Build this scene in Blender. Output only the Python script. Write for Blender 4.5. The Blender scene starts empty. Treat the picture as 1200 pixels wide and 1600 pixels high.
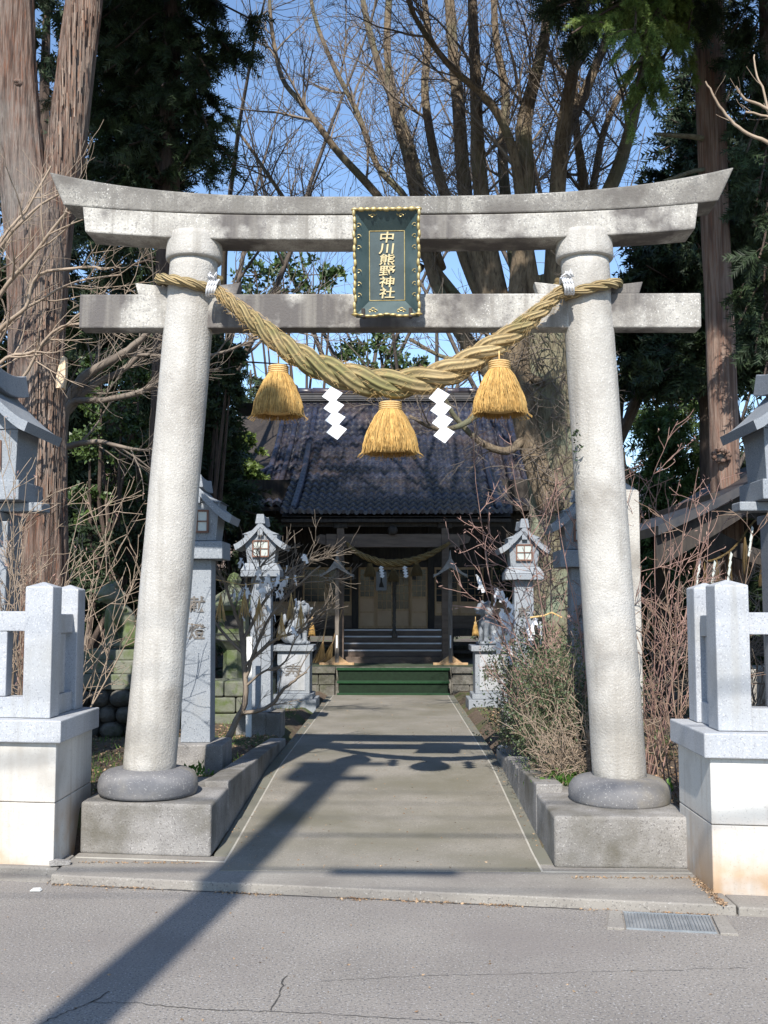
import bpy, math, random
import numpy as np
from mathutils import Vector, Matrix, noise
rad = math.radians
S = bpy.context.scene
COL = S.collection
# ---------------- camera, world, sun, exposure ----------------
cd = bpy.data.cameras.new('camera'); cam = bpy.data.objects.new('camera', cd); COL.objects.link(cam)
cd.sensor_fit = 'VERTICAL'; cd.sensor_height = 36; cd.lens = 1650/1600*36
cd.clip_start = .05; cd.clip_end = 3000
EYE = Vector((0, 0, 1.6)); cam.location = EYE
cam.rotation_euler = (rad(90+4.85), 0, rad(.66)); S.camera = cam
CR = cam.rotation_euler.to_matrix()
def at(px, py, Y):
    d = CR @ Vector(((px-600)/1650, (800-py)/1650, -1)); return EYE + d*(Y/d.y)
SUN_EL, SUN_K = rad(41), .12
w = bpy.data.worlds.new('World'); S.world = w; w.use_nodes = True
wt = w.node_tree; bg = wt.nodes['Background']; sk = wt.nodes.new('ShaderNodeTexSky')
sk.sky_type = 'NISHITA'; sk.sun_disc = False; sk.sun_elevation = SUN_EL; sk.sun_rotation = math.pi+math.atan(SUN_K)
sk.air_density = 1.0; sk.dust_density = .1; sk.ozone_density = 3.2
wt.links.new(sk.outputs[0], bg.inputs[0]); bg.inputs[1].default_value = .15
sl = bpy.data.lights.new('sun', 'SUN'); sl.energy = 5.0; sl.angle = rad(.5); sl.color = (1, .95, .87)
so = bpy.data.objects.new('sun', sl); COL.objects.link(so)
hd = Vector((SUN_K, 1, 0)).normalized()*math.cos(SUN_EL); so.rotation_euler = Vector((hd.x, hd.y, -math.sin(SUN_EL))).to_track_quat('-Z', 'Y').to_euler()
S.view_settings.view_transform = 'Standard'; S.view_settings.look = 'None'
S.view_settings.exposure = .6; S.view_settings.gamma = 1; S.view_settings.use_curve_mapping = False
try: S.cycles.max_bounces = 6; S.cycles.transparent_max_bounces = 6
except Exception: pass

# ---------------- materials ----------------
def M(name, cols, scale=3, rough=.85, bump=.3, bscale=60, bdist=.004, metal=0, speck=None, stain=None, stretch=None,
      island=0, streak=None, trans=0, lo=.35, hi=.65, spec=.5, detail=6, rust=None, coat=0):
    m = bpy.data.materials.new(name); m.use_nodes = True; t = m.node_tree; N = t.nodes; L = t.links
    b = N['Principled BSDF']; b.inputs['Roughness'].default_value = rough; b.inputs['Metallic'].default_value = metal
    b.inputs['Specular IOR Level'].default_value = spec; b.inputs['Coat Weight'].default_value = coat
    g = N.new('ShaderNodeNewGeometry'); vec = g.outputs['Position']
    if stretch:
        mp = N.new('ShaderNodeMapping'); mp.inputs['Scale'].default_value = stretch; L.new(vec, mp.inputs[0]); vec = mp.outputs[0]
    def nz(sc, det=5, v=None):
        n = N.new('ShaderNodeTexNoise'); n.inputs['Scale'].default_value = sc; n.inputs['Detail'].default_value = det
        n.inputs['Roughness'].default_value = .6; L.new(v or vec, n.inputs['Vector']); return n.outputs[0]
    def rng(v, a, c):
        r = N.new('ShaderNodeMapRange'); r.inputs[1].default_value = a; r.inputs[2].default_value = c; L.new(v, r.inputs[0]); return r.outputs[0]
    def mix(f, A, B):
        x = N.new('ShaderNodeMix'); x.data_type = 'RGBA'
        if isinstance(f, float): x.inputs[0].default_value = f
        else: L.new(f, x.inputs[0])
        for i, q in ((6, A), (7, B)):
            if isinstance(q, tuple): x.inputs[i].default_value = q+(1,)
            else: L.new(q, x.inputs[i])
        return x.outputs[2]
    c = mix(rng(nz(scale, detail), lo, hi), cols[0], cols[1])
    if len(cols) > 2: c = mix(rng(nz(scale*2.7, detail), .5, .68), c, cols[2])
    if speck:
        for sp in (speck if isinstance(speck, list) else [speck]):
            c = mix(rng(nz(sp[1], 2, g.outputs['Position']), sp[2], sp[2]+.06), c, sp[0])
    if stain: c = mix(rng(nz(stain[1], 5, g.outputs['Position']), stain[2], stain[3]), c, stain[0])
    if streak:
        mp2 = N.new('ShaderNodeMapping'); mp2.inputs['Scale'].default_value = (11, 11, .7); L.new(g.outputs['Position'], mp2.inputs[0])
        c = mix(rng(nz(1.0, 5, mp2.outputs[0]), streak[1], streak[2]), c, streak[0])
    if rust:   # rusty run-off low on the block
        sx = N.new('ShaderNodeSeparateXYZ'); L.new(g.outputs['Position'], sx.inputs[0])
        h = rng(sx.outputs[2], rust[2], rust[1]); mu = N.new('ShaderNodeMath'); mu.operation = 'MULTIPLY'
        L.new(h, mu.inputs[0]); L.new(rng(nz(2.2, 4, g.outputs['Position']), .36, .56), mu.inputs[1]); c = mix(mu.outputs[0], c, rust[0])
    if island:
        hs = N.new('ShaderNodeHueSaturation'); L.new(c, hs.inputs['Color'])
        r2 = N.new('ShaderNodeMapRange'); r2.inputs[3].default_value = 1-island; r2.inputs[4].default_value = 1+island
        L.new(g.outputs['Random Per Island'], r2.inputs[0]); L.new(r2.outputs[0], hs.inputs['Value']); c = hs.outputs[0]
    L.new(c, b.inputs['Base Color'])
    if bump:
        bp = N.new('ShaderNodeBump'); bp.inputs['Strength'].default_value = bump; bp.inputs['Distance'].default_value = bdist
        L.new(nz(bscale, 6), bp.inputs['Height']); L.new(bp.outputs[0], b.inputs['Normal'])
    if trans:
        tr = N.new('ShaderNodeBsdfTranslucent'); L.new(c, tr.inputs[0]); ms = N.new('ShaderNodeMixShader'); ms.inputs[0].default_value = trans
        L.new(b.outputs[0], ms.inputs[1]); L.new(tr.outputs[0], ms.inputs[2]); L.new(ms.outputs[0], N['Material Output'].inputs[0])
    return m
BK = (.05, .05, .05)
granite_old = M('weathered granite', [(.36, .34, .31), (.48, .46, .425)], 2.5, .9, .8, 75, .009, speck=[((.35, .33, .305), 85, .60), ((.56, .54, .50), 110, .61)], stain=((.24, .22, .195), 1.6, .54, .72), streak=((.30, .28, .25), .52, .74), rust=((.25, .23, .20), .35, 1.1))
granite_beam = M('lichened granite beam', [(.28, .265, .24), (.48, .46, .42)], 4.5, .92, .7, 60, .008, speck=[((.26, .25, .235), 75, .56), ((.58, .56, .52), 95, .60)], stain=((.11, .10, .095), 1.5, .50, .60), streak=((.20, .185, .165), .5, .72), detail=8)
granite_top = M('dark lichened lintel granite', [(.16, .15, .138), (.35, .335, .30)], 5.5, .92, .7, 60, .008, speck=[((.16, .155, .145), 75, .55), ((.48, .465, .43), 95, .61)], stain=((.12, .11, .10), 2.2, .42, .60), streak=((.15, .14, .125), .48, .68), detail=8)
bark_strip = M('peeling bark', [(.12, .08, .06), (.30, .235, .19), (.22, .11, .065)], 5, .95, .6, 30, .01, stretch=(5, 5, .5), island=.25)
granite_pale = M('dressed pale granite', [(.34, .355, .38), (.40, .412, .435)], 2, .75, .25, 90, .003, speck=[((.25, .26, .285), 95, .58), ((.52, .53, .55), 110, .6)], stain=((.27, .27, .26), 1.8, .5, .85), streak=((.30, .30, .29), .54, .78))
granite_wall = M('white granite wall', [(.52, .51, .48), (.58, .565, .53)], 1.5, .8, .3, 80, .003, speck=((.42, .41, .39), 90, .6), stain=((.36, .335, .30), 1.5, .5, .75), streak=((.38, .35, .31), .52, .76), rust=((.43, .28, .16), .05, .50))
granite_step = M('rough granite block', [(.19, .18, .17), (.30, .285, .27)], 4, .95, .7, 70, .008, speck=[((.38, .36, .34), 105, .61), ((.13, .12, .115), 95, .59)], stain=((.11, .10, .08), 1.9, .46, .68))
granite_dark = M('dark foot stone', [(.11, .11, .12), (.19, .185, .185)], 4, .85, .5, 60, .008, speck=((.32, .31, .3), 80, .62), stain=((.22, .19, .14), 2, .5, .75), lo=.3)
lantern_st = M('blue grey lantern granite', [(.20, .222, .25), (.265, .285, .31)], 2, .75, .3, 80, .004, speck=[((.14, .155, .18), 90, .58), ((.4, .42, .44), 110, .62)], stain=((.22, .22, .21), 2, .58, .9))
mossy = M('mossy stone', [(.13, .14, .11), (.2, .2, .16), (.09, .12, .04)], 4, .95, .6, 40, .01, stain=((.08, .11, .035), 2, .5, .65))  # moss on the old stones; on the terrace wall the tone stands for shade
rubble = M('rough dark rubble', [(.07, .065, .055), (.17, .16, .14)], 6, .95, .8, 25, .03, stain=((.06, .07, .03), 2, .5, .7))
engrave = M('engraved shade', [(.12, .11, .10), (.17, .155, .14)], 30, .95, 0)
asphalt = M('worn asphalt', [(.205, .185, .165), (.262, .238, .212)], .9, .92, .9, 80, .008, speck=[((.40, .39, .385), 95, .60), ((.10, .098, .1), 85, .57)], stain=((.19, .168, .155), .55, .48, .72))
conc = M('worn path concrete', [(.185, .168, .138), (.255, .232, .195)], 1.7, .9, .5, 90, .005, speck=[((.36, .34, .30), 90, .62), ((.14, .135, .11), 75, .6)], stain=((.15, .138, .10), .9, .45, .68))
conc_ap = M('apron concrete', [(.21, .19, .17), (.27, .25, .22)], 2, .9, .5, 90, .005, speck=[((.36, .34, .31), 90, .62), ((.13, .12, .11), 80, .6)], stain=((.16, .145, .125), 1.2, .45, .75))
conc_edge = M('mossy edging concrete', [(.14, .135, .11), (.19, .18, .15)], 2, .92, .4, 120, .004, stain=((.115, .12, .08), 1, .45, .7))
joint = M('pale joint', [(.33, .31, .27), (.42, .4, .35)], 8, .9, 0)
dark_joint = M('dark joint', [(.04, .038, .035), (.07, .065, .06)], 20, .95, 0)
soil = M('leafy soil', [(.075, .05, .033), (.14, .10, .07)], 6, .95, .9, 45, .03, speck=[((.28, .21, .14), 60, .62), ((.05, .035, .02), 50, .62)], stain=((.065, .085, .022), .9, .5, .62))
straw = M('golden rice straw', [(.44, .26, .075), (.60, .39, .135)], 25, .8, 0, island=.35, trans=.15)
straw_band = M('straw band', [(.5, .32, .12), (.62, .43, .2)], 60, .8, .4, 200)
paper = M('white paper', [(.84, .85, .88), (.88, .89, .91)], 5, .7, 0, trans=.2)
cord = M('white cord', [(.55, .55, .55), (.7, .7, .72)], 60, .8, .3, 200)
wood_dark = M('dark aged timber', [(.018, .014, .012), (.045, .035, .028)], 4, .75, .3, 60, .003, stretch=(6, 6, 1))
wood_step = M('worn brown timber', [(.085, .058, .042), (.14, .10, .075)], 3, .6, .3, 60, .003, stretch=(1, 6, 6))
wood_tan = M('tan door timber', [(.36, .22, .11), (.48, .32, .17)], 4, .6, .2, 50, .002, stretch=(6, 6, 1))
wood_panel = M('pale door panel', [(.44, .29, .17), (.52, .36, .22)], 3, .55, .1, 40, .002)
shingle = M('grey little roof', [(.22, .205, .19), (.32, .30, .275)], 8, .8, .3)
wood_red = M('red brown window wood', [(.12, .055, .035), (.17, .08, .05)], 20, .6, .1)
wood_grey = M('grey weathered timber', [(.10, .085, .07), (.2, .17, .145)], 5, .8, .3, 50, .003, stretch=(8, 8, 1))
pane = M('white window pane', [(.42, .45, .43), (.50, .53, .5)], 4, .35, 0)
tile = M('glazed dark roof tile', [(.010, .015, .032), (.025, .033, .062), (.055, .038, .030)], 9, .34, .2, 30, .003, island=.45, stain=((.07, .05, .045), .55, .5, .68), spec=.5)
tile_dk = M('dull roof tile', [(.02, .022, .028), (.05, .045, .045)], 5, .5, .2, 30, .003, island=.3)
white_metal = M('bright nosing', [(.6, .6, .62), (.7, .7, .72)], 10, .4, 0)
gold = M('gold leaf', [(.36, .27, .10), (.62, .50, .25)], 25, .45, .2, 120, .002, metal=.55)
bronze = M('dull gold lettering', [(.46, .38, .2), (.58, .48, .28)], 30, .5, .2, 120, .002, metal=.1)
plq = M('verdigris plaque', [(.028, .052, .054), (.05, .08, .083)], 5, .5, .15, 60, .002, stain=((.09, .125, .13), 3, .55, .8), metal=.1)
plq_d = M('dark plaque field', [(.03, .048, .05), (.045, .07, .075)], 7, .5, .1)
mat_green = M('green artificial turf', [(.006, .038, .011), (.012, .06, .02)], 20, .95, .6, 200, .01)
steel = M('galvanised grating', [(.30, .33, .36), (.40, .43, .45)], 8, .45, .2, metal=.7)
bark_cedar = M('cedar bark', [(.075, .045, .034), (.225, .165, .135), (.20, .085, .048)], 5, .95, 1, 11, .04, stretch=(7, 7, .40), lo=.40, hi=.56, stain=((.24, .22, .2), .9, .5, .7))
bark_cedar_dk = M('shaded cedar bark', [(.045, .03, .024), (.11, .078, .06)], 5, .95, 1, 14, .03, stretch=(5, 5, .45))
bark_smooth = M('pinkish cedar bark', [(.13, .08, .06), (.27, .195, .155), (.22, .11, .075)], 4, .9, .9, 14, .025, stretch=(7, 7, .35), lo=.4, hi=.58)
bark_big = M('fissured bare bark', [(.11, .08, .05), (.22, .17, .115), (.07, .05, .034)], 5, .95, 1, 18, .025, stretch=(3, 3, .8), stain=((.14, .14, .085), 1.1, .5, .68))
bark_trunk = M('lichened bark', [(.14, .12, .08), (.23, .21, .14), (.1, .08, .05)], 5, .95, 1, 16, .03, stretch=(3, 3, .7), stain=((.24, .28, .2), 1.6, .5, .64))
twig_dark = M('dark far twigs', [(.06, .047, .04), (.12, .095, .075)], 6, .9, 0)
twig_tan = M('tan twig', [(.25, .185, .13), (.36, .28, .21)], 8, .8, 0)
twig_grey = M('grey brown twig', [(.13, .105, .085), (.22, .18, .145)], 6, .85, 0)
twig_red = M('reddish twig', [(.17, .10, .07), (.28, .20, .145)], 6, .75, 0)
twig_pink = M('budding twig', [(.26, .15, .13), (.34, .22, .18)], 8, .8, 0)
leaf_dark = M('dark cedar foliage', [(.014, .028, .010), (.032, .055, .018)], 2.5, .7, 0, island=.5, trans=.12)
leaf_mid = M('cedar foliage', [(.045, .09, .02), (.10, .15, .04)], 2.5, .7, 0, island=.5, trans=.2)
leaf_bright = M('sunlit cedar sprays', [(.09, .16, .035), (.17, .22, .05)], 3, .7, 0, island=.4, trans=.25)
leaf_broad = M('glossy evergreen leaves', [(.03, .06, .015), (.08, .12, .03)], 1.5, .45, 0, island=.5, trans=.2)
leaf_yel = M('yellow green leaves', [(.10, .15, .03), (.17, .22, .06)], 1.5, .5, 0, island=.4, trans=.3)
leaf_grey = M('grey green small leaves', [(.055, .085, .035), (.11, .145, .07)], 6, .6, 0, island=.4, trans=.2)
leaf_low = M('fresh low leaves', [(.06, .14, .02), (.12, .22, .04)], 6, .5, 0, island=.3, trans=.25)
litter_m = M('dry leaves', [(.17, .10, .055), (.34, .24, .15)], 12, .9, 0, island=.5)
heart = M('torn heartwood', [(.62, .43, .27), (.75, .6, .42)], 20, .8, .4, 60, .004, stretch=(6, 6, 1))
plaster = M('pale plaster', [(.6, .6, .58), (.68, .68, .66)], 1, .8, 0)
pole_m = M('pole concrete', [(.3, .3, .29), (.36, .36, .35)], 3, .8, .1)
wire_m = M('black cable', [(.02, .02, .02), (.03, .03, .03)], 3, .6, 0)
red_m = M('red cloth', [(.3, .03, .03), (.4, .05, .05)], 3, .8, 0)
def glass_mat():
    m = bpy.data.materials.new('dark window glass'); m.use_nodes = True; b = m.node_tree.nodes['Principled BSDF']
    b.inputs['Base Color'].default_value = (.02, .025, .03, 1); b.inputs['Roughness'].default_value = .12; b.inputs['Specular IOR Level'].default_value = .25
    return m
glass = glass_mat()
def rope_mat(name, c0, c1, moss):
    m = M(name, [c0, c1], 6, .9, 0, stain=(moss, 2.2, .5, .66)); t = m.node_tree; N = t.nodes; L = t.links
    uv = N.new('ShaderNodeUVMap'); mp = N.new('ShaderNodeMapping'); mp.inputs['Scale'].default_value = (13, 4, 1); mp.inputs['Rotation'].default_value = (0, 0, .0)
    wv = N.new('ShaderNodeTexWave'); wv.inputs['Scale'].default_value = .35; wv.bands_direction = 'DIAGONAL'; wv.inputs['Distortion'].default_value = .8
    bp = N.new('ShaderNodeBump'); bp.inputs['Strength'].default_value = .8; bp.inputs['Distance'].default_value = .012
    pb = N['Principled BSDF']; old = pb.inputs['Base Color'].links[0].from_socket; mx = N.new('ShaderNodeMix'); mx.data_type = 'RGBA'; mx.blend_type = 'MULTIPLY'; mx.inputs[0].default_value = .55
    L.new(old, mx.inputs[6]); L.new(wv.outputs['Color'], mx.inputs[7]); L.new(mx.outputs[2], pb.inputs['Base Color'])
    L.new(uv.outputs[0], mp.inputs[0]); L.new(mp.outputs[0], wv.inputs[0]); L.new(wv.outputs['Fac'], bp.inputs['Height']); L.new(bp.outputs[0], N['Principled BSDF'].inputs['Normal'])
    return m
rope_m = rope_mat('weathered straw rope', (.34, .245, .115), (.46, .35, .18), (.21, .19, .075))
rope_gold = rope_mat('golden straw rope', (.26, .17, .06), (.34, .23, .09), (.24, .17, .07))

# ---------------- mesh helpers ----------------
class MB:
    def __init__(s): s.v = []; s.f = []; s.uv = {}
    def box(s, c, d, R=None):
        n = len(s.v)
        for x in (-.5, .5):
            for y in (-.5, .5):
                for z in (-.5, .5):
                    p = Vector((x*d[0], y*d[1], z*d[2]))
                    if R: p = R @ p
                    s.v.append((p.x+c[0], p.y+c[1], p.z+c[2]))
        for q in ((0, 1, 3, 2), (4, 6, 7, 5), (0, 4, 5, 1), (2, 3, 7, 6), (0, 2, 6, 4), (1, 5, 7, 3)): s.f.append([n+i for i in q])
        return s
    def span(s, a, b): return s.box([(a[i]+b[i])/2 for i in range(3)], [abs(b[i]-a[i]) for i in range(3)])
    def loft(s, rings, cap=True, closed=True):
        n = len(s.v); k = len(rings[0])
        for r in rings: s.v += [tuple(p) for p in r]
        for i in range(len(rings)-1):
            for j in range(k if closed else k-1):
                a = n+i*k+j; b = n+i*k+(j+1) % k; s.f.append([a, b, b+k, a+k])
        if cap and closed:
            s.f.append([n+j for j in reversed(range(k))]); s.f.append([n+(len(rings)-1)*k+j for j in range(k)])
        return s
    def foot(s, poly, z0, z1, top=None):       # footprint polygon extruded in z
        return s.loft([[(x, y, z0) for x, y in poly], [(x, y, z1) for x, y in (top or poly)]])
    def prism(s, poly, y0, y1):                # xz outline extruded in y
        return s.loft([[(x, y0, z) for x, z in poly], [(x, y1, z) for x, z in poly]])
    def lathe(s, prof, n=32, c=(0, 0), dx=0, dy=0):
        rings = []
        for r, z in prof: rings.append([(c[0]+r*math.cos(2*math.pi*i/n), c[1]+r*math.sin(2*math.pi*i/n), z) for i in range(n)])
        return s.loft(rings)
    def tube(s, P, R, n=8, cap=True, uv=False, twist=0):
        P = [Vector(p) for p in P]
        if not isinstance(R, (list, tuple)): R = [R]*len(P)
        T = [(P[min(i+1, len(P)-1)]-P[max(i-1, 0)]).normalized() for i in range(len(P))]
        u = T[0].orthogonal().normalized(); base = len(s.v); L = 0; ls = []
        for i, (p, t) in enumerate(zip(P, T)):
            u = (u-t*u.dot(t)).normalized(); v = t.cross(u)
            if i: L += (P[i]-P[i-1]).length
            ls.append(L)
            for k in range(n):
                a = 2*math.pi*k/n; q = p+(u*math.cos(a)+v*math.sin(a))*R[i]; s.v.append(tuple(q))
        for i in range(len(P)-1):
            for k in range(n):
                a = base+i*n+k; b = base+i*n+(k+1) % n
                if uv: s.uv[len(s.f)] = [(k/n, ls[i]), ((k+1)/n, ls[i]), ((k+1)/n, ls[i+1]), (k/n, ls[i+1])]
                s.f.append([a, b, b+n, a+n])
        if cap:
            s.f.append([base+k for k in reversed(range(n))]); s.f.append([base+(len(P)-1)*n+k for k in range(n)])
        return s
    def build(s, name, mat, parent=None, bevel=0, smooth=False, seg=2, loc=None):
        me = bpy.data.meshes.new(name); me.from_pydata(s.v, [], s.f)
        if s.uv:
            ul = me.uv_layers.new(name='UVMap')
            for fi, c in s.uv.items():
                st = me.polygons[fi].loop_start
                for i, q in enumerate(c): ul.data[st+i].uv = q
        return link(name, me, mat, parent, bevel, smooth, seg, loc)
def link(name, me, mat, parent=None, bevel=0, smooth=False, seg=2, loc=None):
    me.materials.append(mat)
    if smooth: me.polygons.foreach_set('use_smooth', [True]*len(me.polygons)); 
    o = bpy.data.objects.new(name, me); COL.objects.link(o)
    if parent: o.parent = parent
    if loc: o.location = loc
    if bevel:
        b = o.modifiers.new('bevel', 'BEVEL'); b.width = bevel; b.segments = seg; b.limit_method = 'ANGLE'; b.angle_limit = rad(40)
    return o
def np_mesh(name, V, F, mat, parent=None, smooth=False):
    V = np.asarray(V, dtype=np.float32).reshape(-1, 3); F = np.asarray(F, dtype=np.int32); k = F.shape[1]
    me = bpy.data.meshes.new(name); me.vertices.add(len(V)); me.vertices.foreach_set('co', V.ravel())
    me.loops.add(F.size); me.loops.foreach_set('vertex_index', F.ravel()); me.polygons.add(len(F))
    me.polygons.foreach_set('loop_start', np.arange(len(F), dtype=np.int32)*k)
    if smooth: me.polygons.foreach_set('use_smooth', np.ones(len(F), dtype=bool))
    me.update(calc_edges=True); me.validate(); return link(name, me, mat, parent)
class Twigs:                                   # many thin tubes, built in one numpy pass
    def __init__(s): s.p = []
    def add(s, P, R): s.p.append((np.array([tuple(q) for q in P], dtype=np.float64), np.array(R, dtype=np.float64)))
    def arrays(s, n=3):
        Vs, Fs, off = [], [], 0
        ang = np.arange(n)*2*math.pi/n; ca, sa = np.cos(ang), np.sin(ang)
        for P, R in s.p:
            T = np.gradient(P, axis=0); T /= (np.linalg.norm(T, axis=1, keepdims=True)+1e-9)
            m = np.abs(T.mean(axis=0)); ax = np.zeros(3); ax[int(np.argmin(m))] = 1
            u = np.cross(T, ax); u /= (np.linalg.norm(u, axis=1, keepdims=True)+1e-9); v = np.cross(T, u)
            ring = P[:, None, :]+(u[:, None, :]*ca[None, :, None]+v[:, None, :]*sa[None, :, None])*R[:, None, None]
            k = len(P); Vs.append(ring.reshape(-1, 3)); i = np.arange(k-1)[:, None]*n; j = np.arange(n)[None, :]; j2 = (j+1) % n
            Fs.append(np.stack([off+i+j, off+i+j2, off+i+n+j2, off+i+n+j], axis=-1).reshape(-1, 4)); off += k*n
        return np.concatenate(Vs), np.concatenate(Fs)
    def build(s, name, mat, parent=None, n=3, smooth=True): V, F = s.arrays(n); return np_mesh(name, V, F, mat, parent, smooth)
def tag(o, label=None, cat=None, group=None, kind=None):
    if label: o['label'] = label
    if cat: o['category'] = cat
    if group: o['group'] = group
    if kind: o['kind'] = kind
    return o
def thing(name, label, cat, loc=(0, 0, 0), rz=0, group=None, scale=1):
    o = bpy.data.objects.new(name, None); COL.objects.link(o); o.location = loc; o.rotation_euler = (0, 0, rz); o.scale = (scale,)*3
    o.empty_display_size = .2; return tag(o, label, cat, group)
def copy_tree(o, parent=None):
    c = o.copy(); COL.objects.link(c)
    if parent: c.parent = parent; c.matrix_parent_inverse = o.matrix_parent_inverse.copy()
    for ch in list(o.children): copy_tree(ch, c)
    return c
def text_mesh(s, size, ext, off=0):
    cu = bpy.data.curves.new('lettering', 'FONT'); cu.body = s; cu.size = size; cu.extrude = ext; cu.offset = off; cu.align_x = 'CENTER'; cu.align_y = 'CENTER'; cu.resolution_u = 3
    o = bpy.data.objects.new('lettering', cu); COL.objects.link(o); bpy.context.view_layer.update()
    me = bpy.data.meshes.new_from_object(o.evaluated_get(bpy.context.evaluated_depsgraph_get())); bpy.data.objects.remove(o); bpy.data.curves.remove(cu)
    me.transform(Matrix.Rotation(rad(90), 4, 'X')); me.materials.clear(); return me
def nv(p, f=1.): return noise.noise(Vector(p)*f)
def lerp(a, b, t): return a+(b-a)*t
def spline(P, n):                               # catmull-rom through points of any dimension
    P = [np.array(p, float) for p in P]; P = [2*P[0]-P[1]]+P+[2*P[-1]-P[-2]]; out = []
    for i in range(1, len(P)-2):
        for k in range(n):
            t = k/n; a, b, c, d = P[i-1:i+3]
            out.append(.5*((2*b)+(c-a)*t+(2*a-5*b+4*c-d)*t*t+(3*b-a-3*c+d)*t**3))
    out.append(P[-2]); return out

# ---------------- ground, road, path ----------------
SK = -.082
def yk(x): return 5.84-.155*x                     # kerb line
def gz(x, y):                                   # soil height
    t = min(max((y-7)/9, 0), 1); h = lerp(.27, .10, t)
    return h+.035*nv((x, y, 0), .9)+.02*nv((x, y, 3), 3.)
def pz(y): return .05 if y < 6.6 else (.05+(y-6.6)/2.8*.11 if y < 9.4 else max(.16-(y-9.4)/7.8*.08, .06))
B = MB(); nx, ny = 150, 150
xs = [-16+32*i/nx for i in range(nx+1)]; ys = [6.0+34*(j/ny)**1.35 for j in range(ny+1)]
for y in ys:
    for x in xs:
        inpath = -1.16 < x < .95; B.v.append((x, y+(0.9 if y < 6.9 and False else 0), gz(x, y) if not (inpath or (y < 6.8)) else -.02))
for j in range(ny):
    for i in range(nx):
        a = j*(nx+1)+i; B.f.append([a, a+1, a+nx+2, a+nx+1])
tag(B.build('soil_ground', soil, smooth=True), kind='structure')
tag(MB().foot([(-400, 5.9), (400, 5.9), (400, 900), (-400, 900)], -.3, -.045).build('ground', soil), kind='structure')
tag(MB().foot([(-40, -1.6), (40, -1.6), (40, 5.3), (9, yk(9)+.35), (-9, yk(-9)+.35), (-40, 8.4)], -.2, 0).build('road', asphalt), kind='structure')
tag(MB().foot([(-400, -300), (400, -300), (400, -1.6), (-400, -1.6)], -.3, -.01).build('ground', soil), kind='structure')
tag(MB().foot([(-80, -3.2), (80, -3.2), (80, -1.6), (-80, -1.6)], -.1, .1).build('pavement', conc_ap), kind='structure')
# apron step at the kerb between the two walls
A = MB().foot([(-1.97, yk(-1.97)), (1.74, yk(1.74)), (1.74, 6.34), (-1.97, 6.68)], -.06, .05, [(-1.97, yk(-1.97)+.006), (1.74, yk(1.74)+.006), (1.74, 6.34), (-1.97, 6.68)])
tag(A.build('kerb_apron', conc_ap, bevel=.008), kind='structure')
A = MB().foot([(1.75, yk(1.74)-.0), (9, yk(9)), (9, yk(9)+.9), (1.75, yk(1.74)+.4)], -.06, .045); tag(A.build('kerb', conc_ap, bevel=.008), kind='structure')
A = MB().foot([(-9, yk(-9)+.16), (-1.985, yk(-1.98)+.16), (-1.985, yk(-1.98)+.5), (-9, yk(-9)+.5)], -.06, .045); tag(A.build('kerb', conc_ap, bevel=.01), kind='structure')
A = MB().foot([(-9, yk(-9)), (-1.99, yk(-1.98)+.02), (-1.99, yk(-1.98)+.158), (-9, yk(-9)+.158)], -.05, .004); tag(A.build('gutter_strip', conc_ap), kind='structure')
# path slab with edging strips
def strip(x0, x1, y0, y1, dz, name, mat, n=24):
    b = MB(); r = []
    for i in range(n+1):
        y = lerp(y0, y1, i/n); z = pz(y)+dz; r.append([(x0, y, z-.2), (x1, y, z-.2), (x1, y, z), (x0, y, z)])
    b.loft(r); return tag(b.build(name, mat), kind='structure')
strip(-1.018, .832, 6.24, 17.45, .004, 'path', conc)
strip(-1.118, -1.03, 6.62, 17.4, .002, 'path_edging', conc_edge)
strip(.844, .935, 6.42, 17.4, .002, 'path_edging', conc_edge)
strip(-1.031, -1.017, 6.44, 17.4, .0025, 'path_joint', joint); strip(.831, .845, 6.24, 17.4, .0025, 'path_joint', joint)
A = MB(); A.foot([(-1.95, 6.56), (-1.03, 6.455), (-1.03, 6.443), (-1.95, 6.548)], .03, .0535); A.foot([(.845, 6.245), (1.7, 6.225), (1.7, 6.213), (.845, 6.233)], .03, .0535)
tag(A.build('apron_joint', joint), kind='structure')
# cracks and patch seam in the asphalt
rnd = random.Random(5)
A = MB()
def crack(P, wd):
    pts = spline([(p.x, p.y) for p in [at(x, y, 1) for x, y in []]], 1) if False else P
    for (x0, y0), (x1, y1) in zip(pts[:-1], pts[1:]):
        d = Vector((x1-x0, y1-y0)).normalized(); n = Vector((-d.y, d.x))*wd*rnd.uniform(.5, 1.3)
        A.v += [(x0+n.x, y0+n.y, .0022), (x0-n.x, y0-n.y, .0022), (x1-n.x, y1-n.y, .0022), (x1+n.x, y1+n.y, .0022)]; k = len(A.v); A.f.append([k-4, k-3, k-2, k-1])
def gp(px, py, z=0):
    d = CR @ Vector(((px-600)/1650, (800-py)/1650, -1)); q = EYE+d*((z-1.6)/d.z); return (q.x, q.y)
def jag(pix, n=14, j=3):
    o = []
    for (a, b), (c, d) in zip(pix[:-1], pix[1:]):
        for i in range(n): o.append(gp(lerp(a, c, i/n)+rnd.uniform(-j, j), lerp(b, d, i/n)+rnd.uniform(-j, j)*.4))
    return o
crack(jag([(60, 1600), (145, 1566), (210, 1568), (330, 1578), (500, 1584), (760, 1600)]), .0022); crack(jag([(425, 1580), (440, 1545), (448, 1520)], 6), .003); crack(jag([(500, 1534), (560, 1530), (700, 1524), (900, 1520), (1190, 1512)]), .0013)
crack(jag([(140, 1568), (180, 1545)], 5), .004); crack([(-1.95+k*.045, yk(-1.95+k*.045)-.012+rnd.uniform(-.006, .004)) for k in range(66)], .009)
tag(A.build('road_crack', dark_joint), kind='structure')
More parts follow.
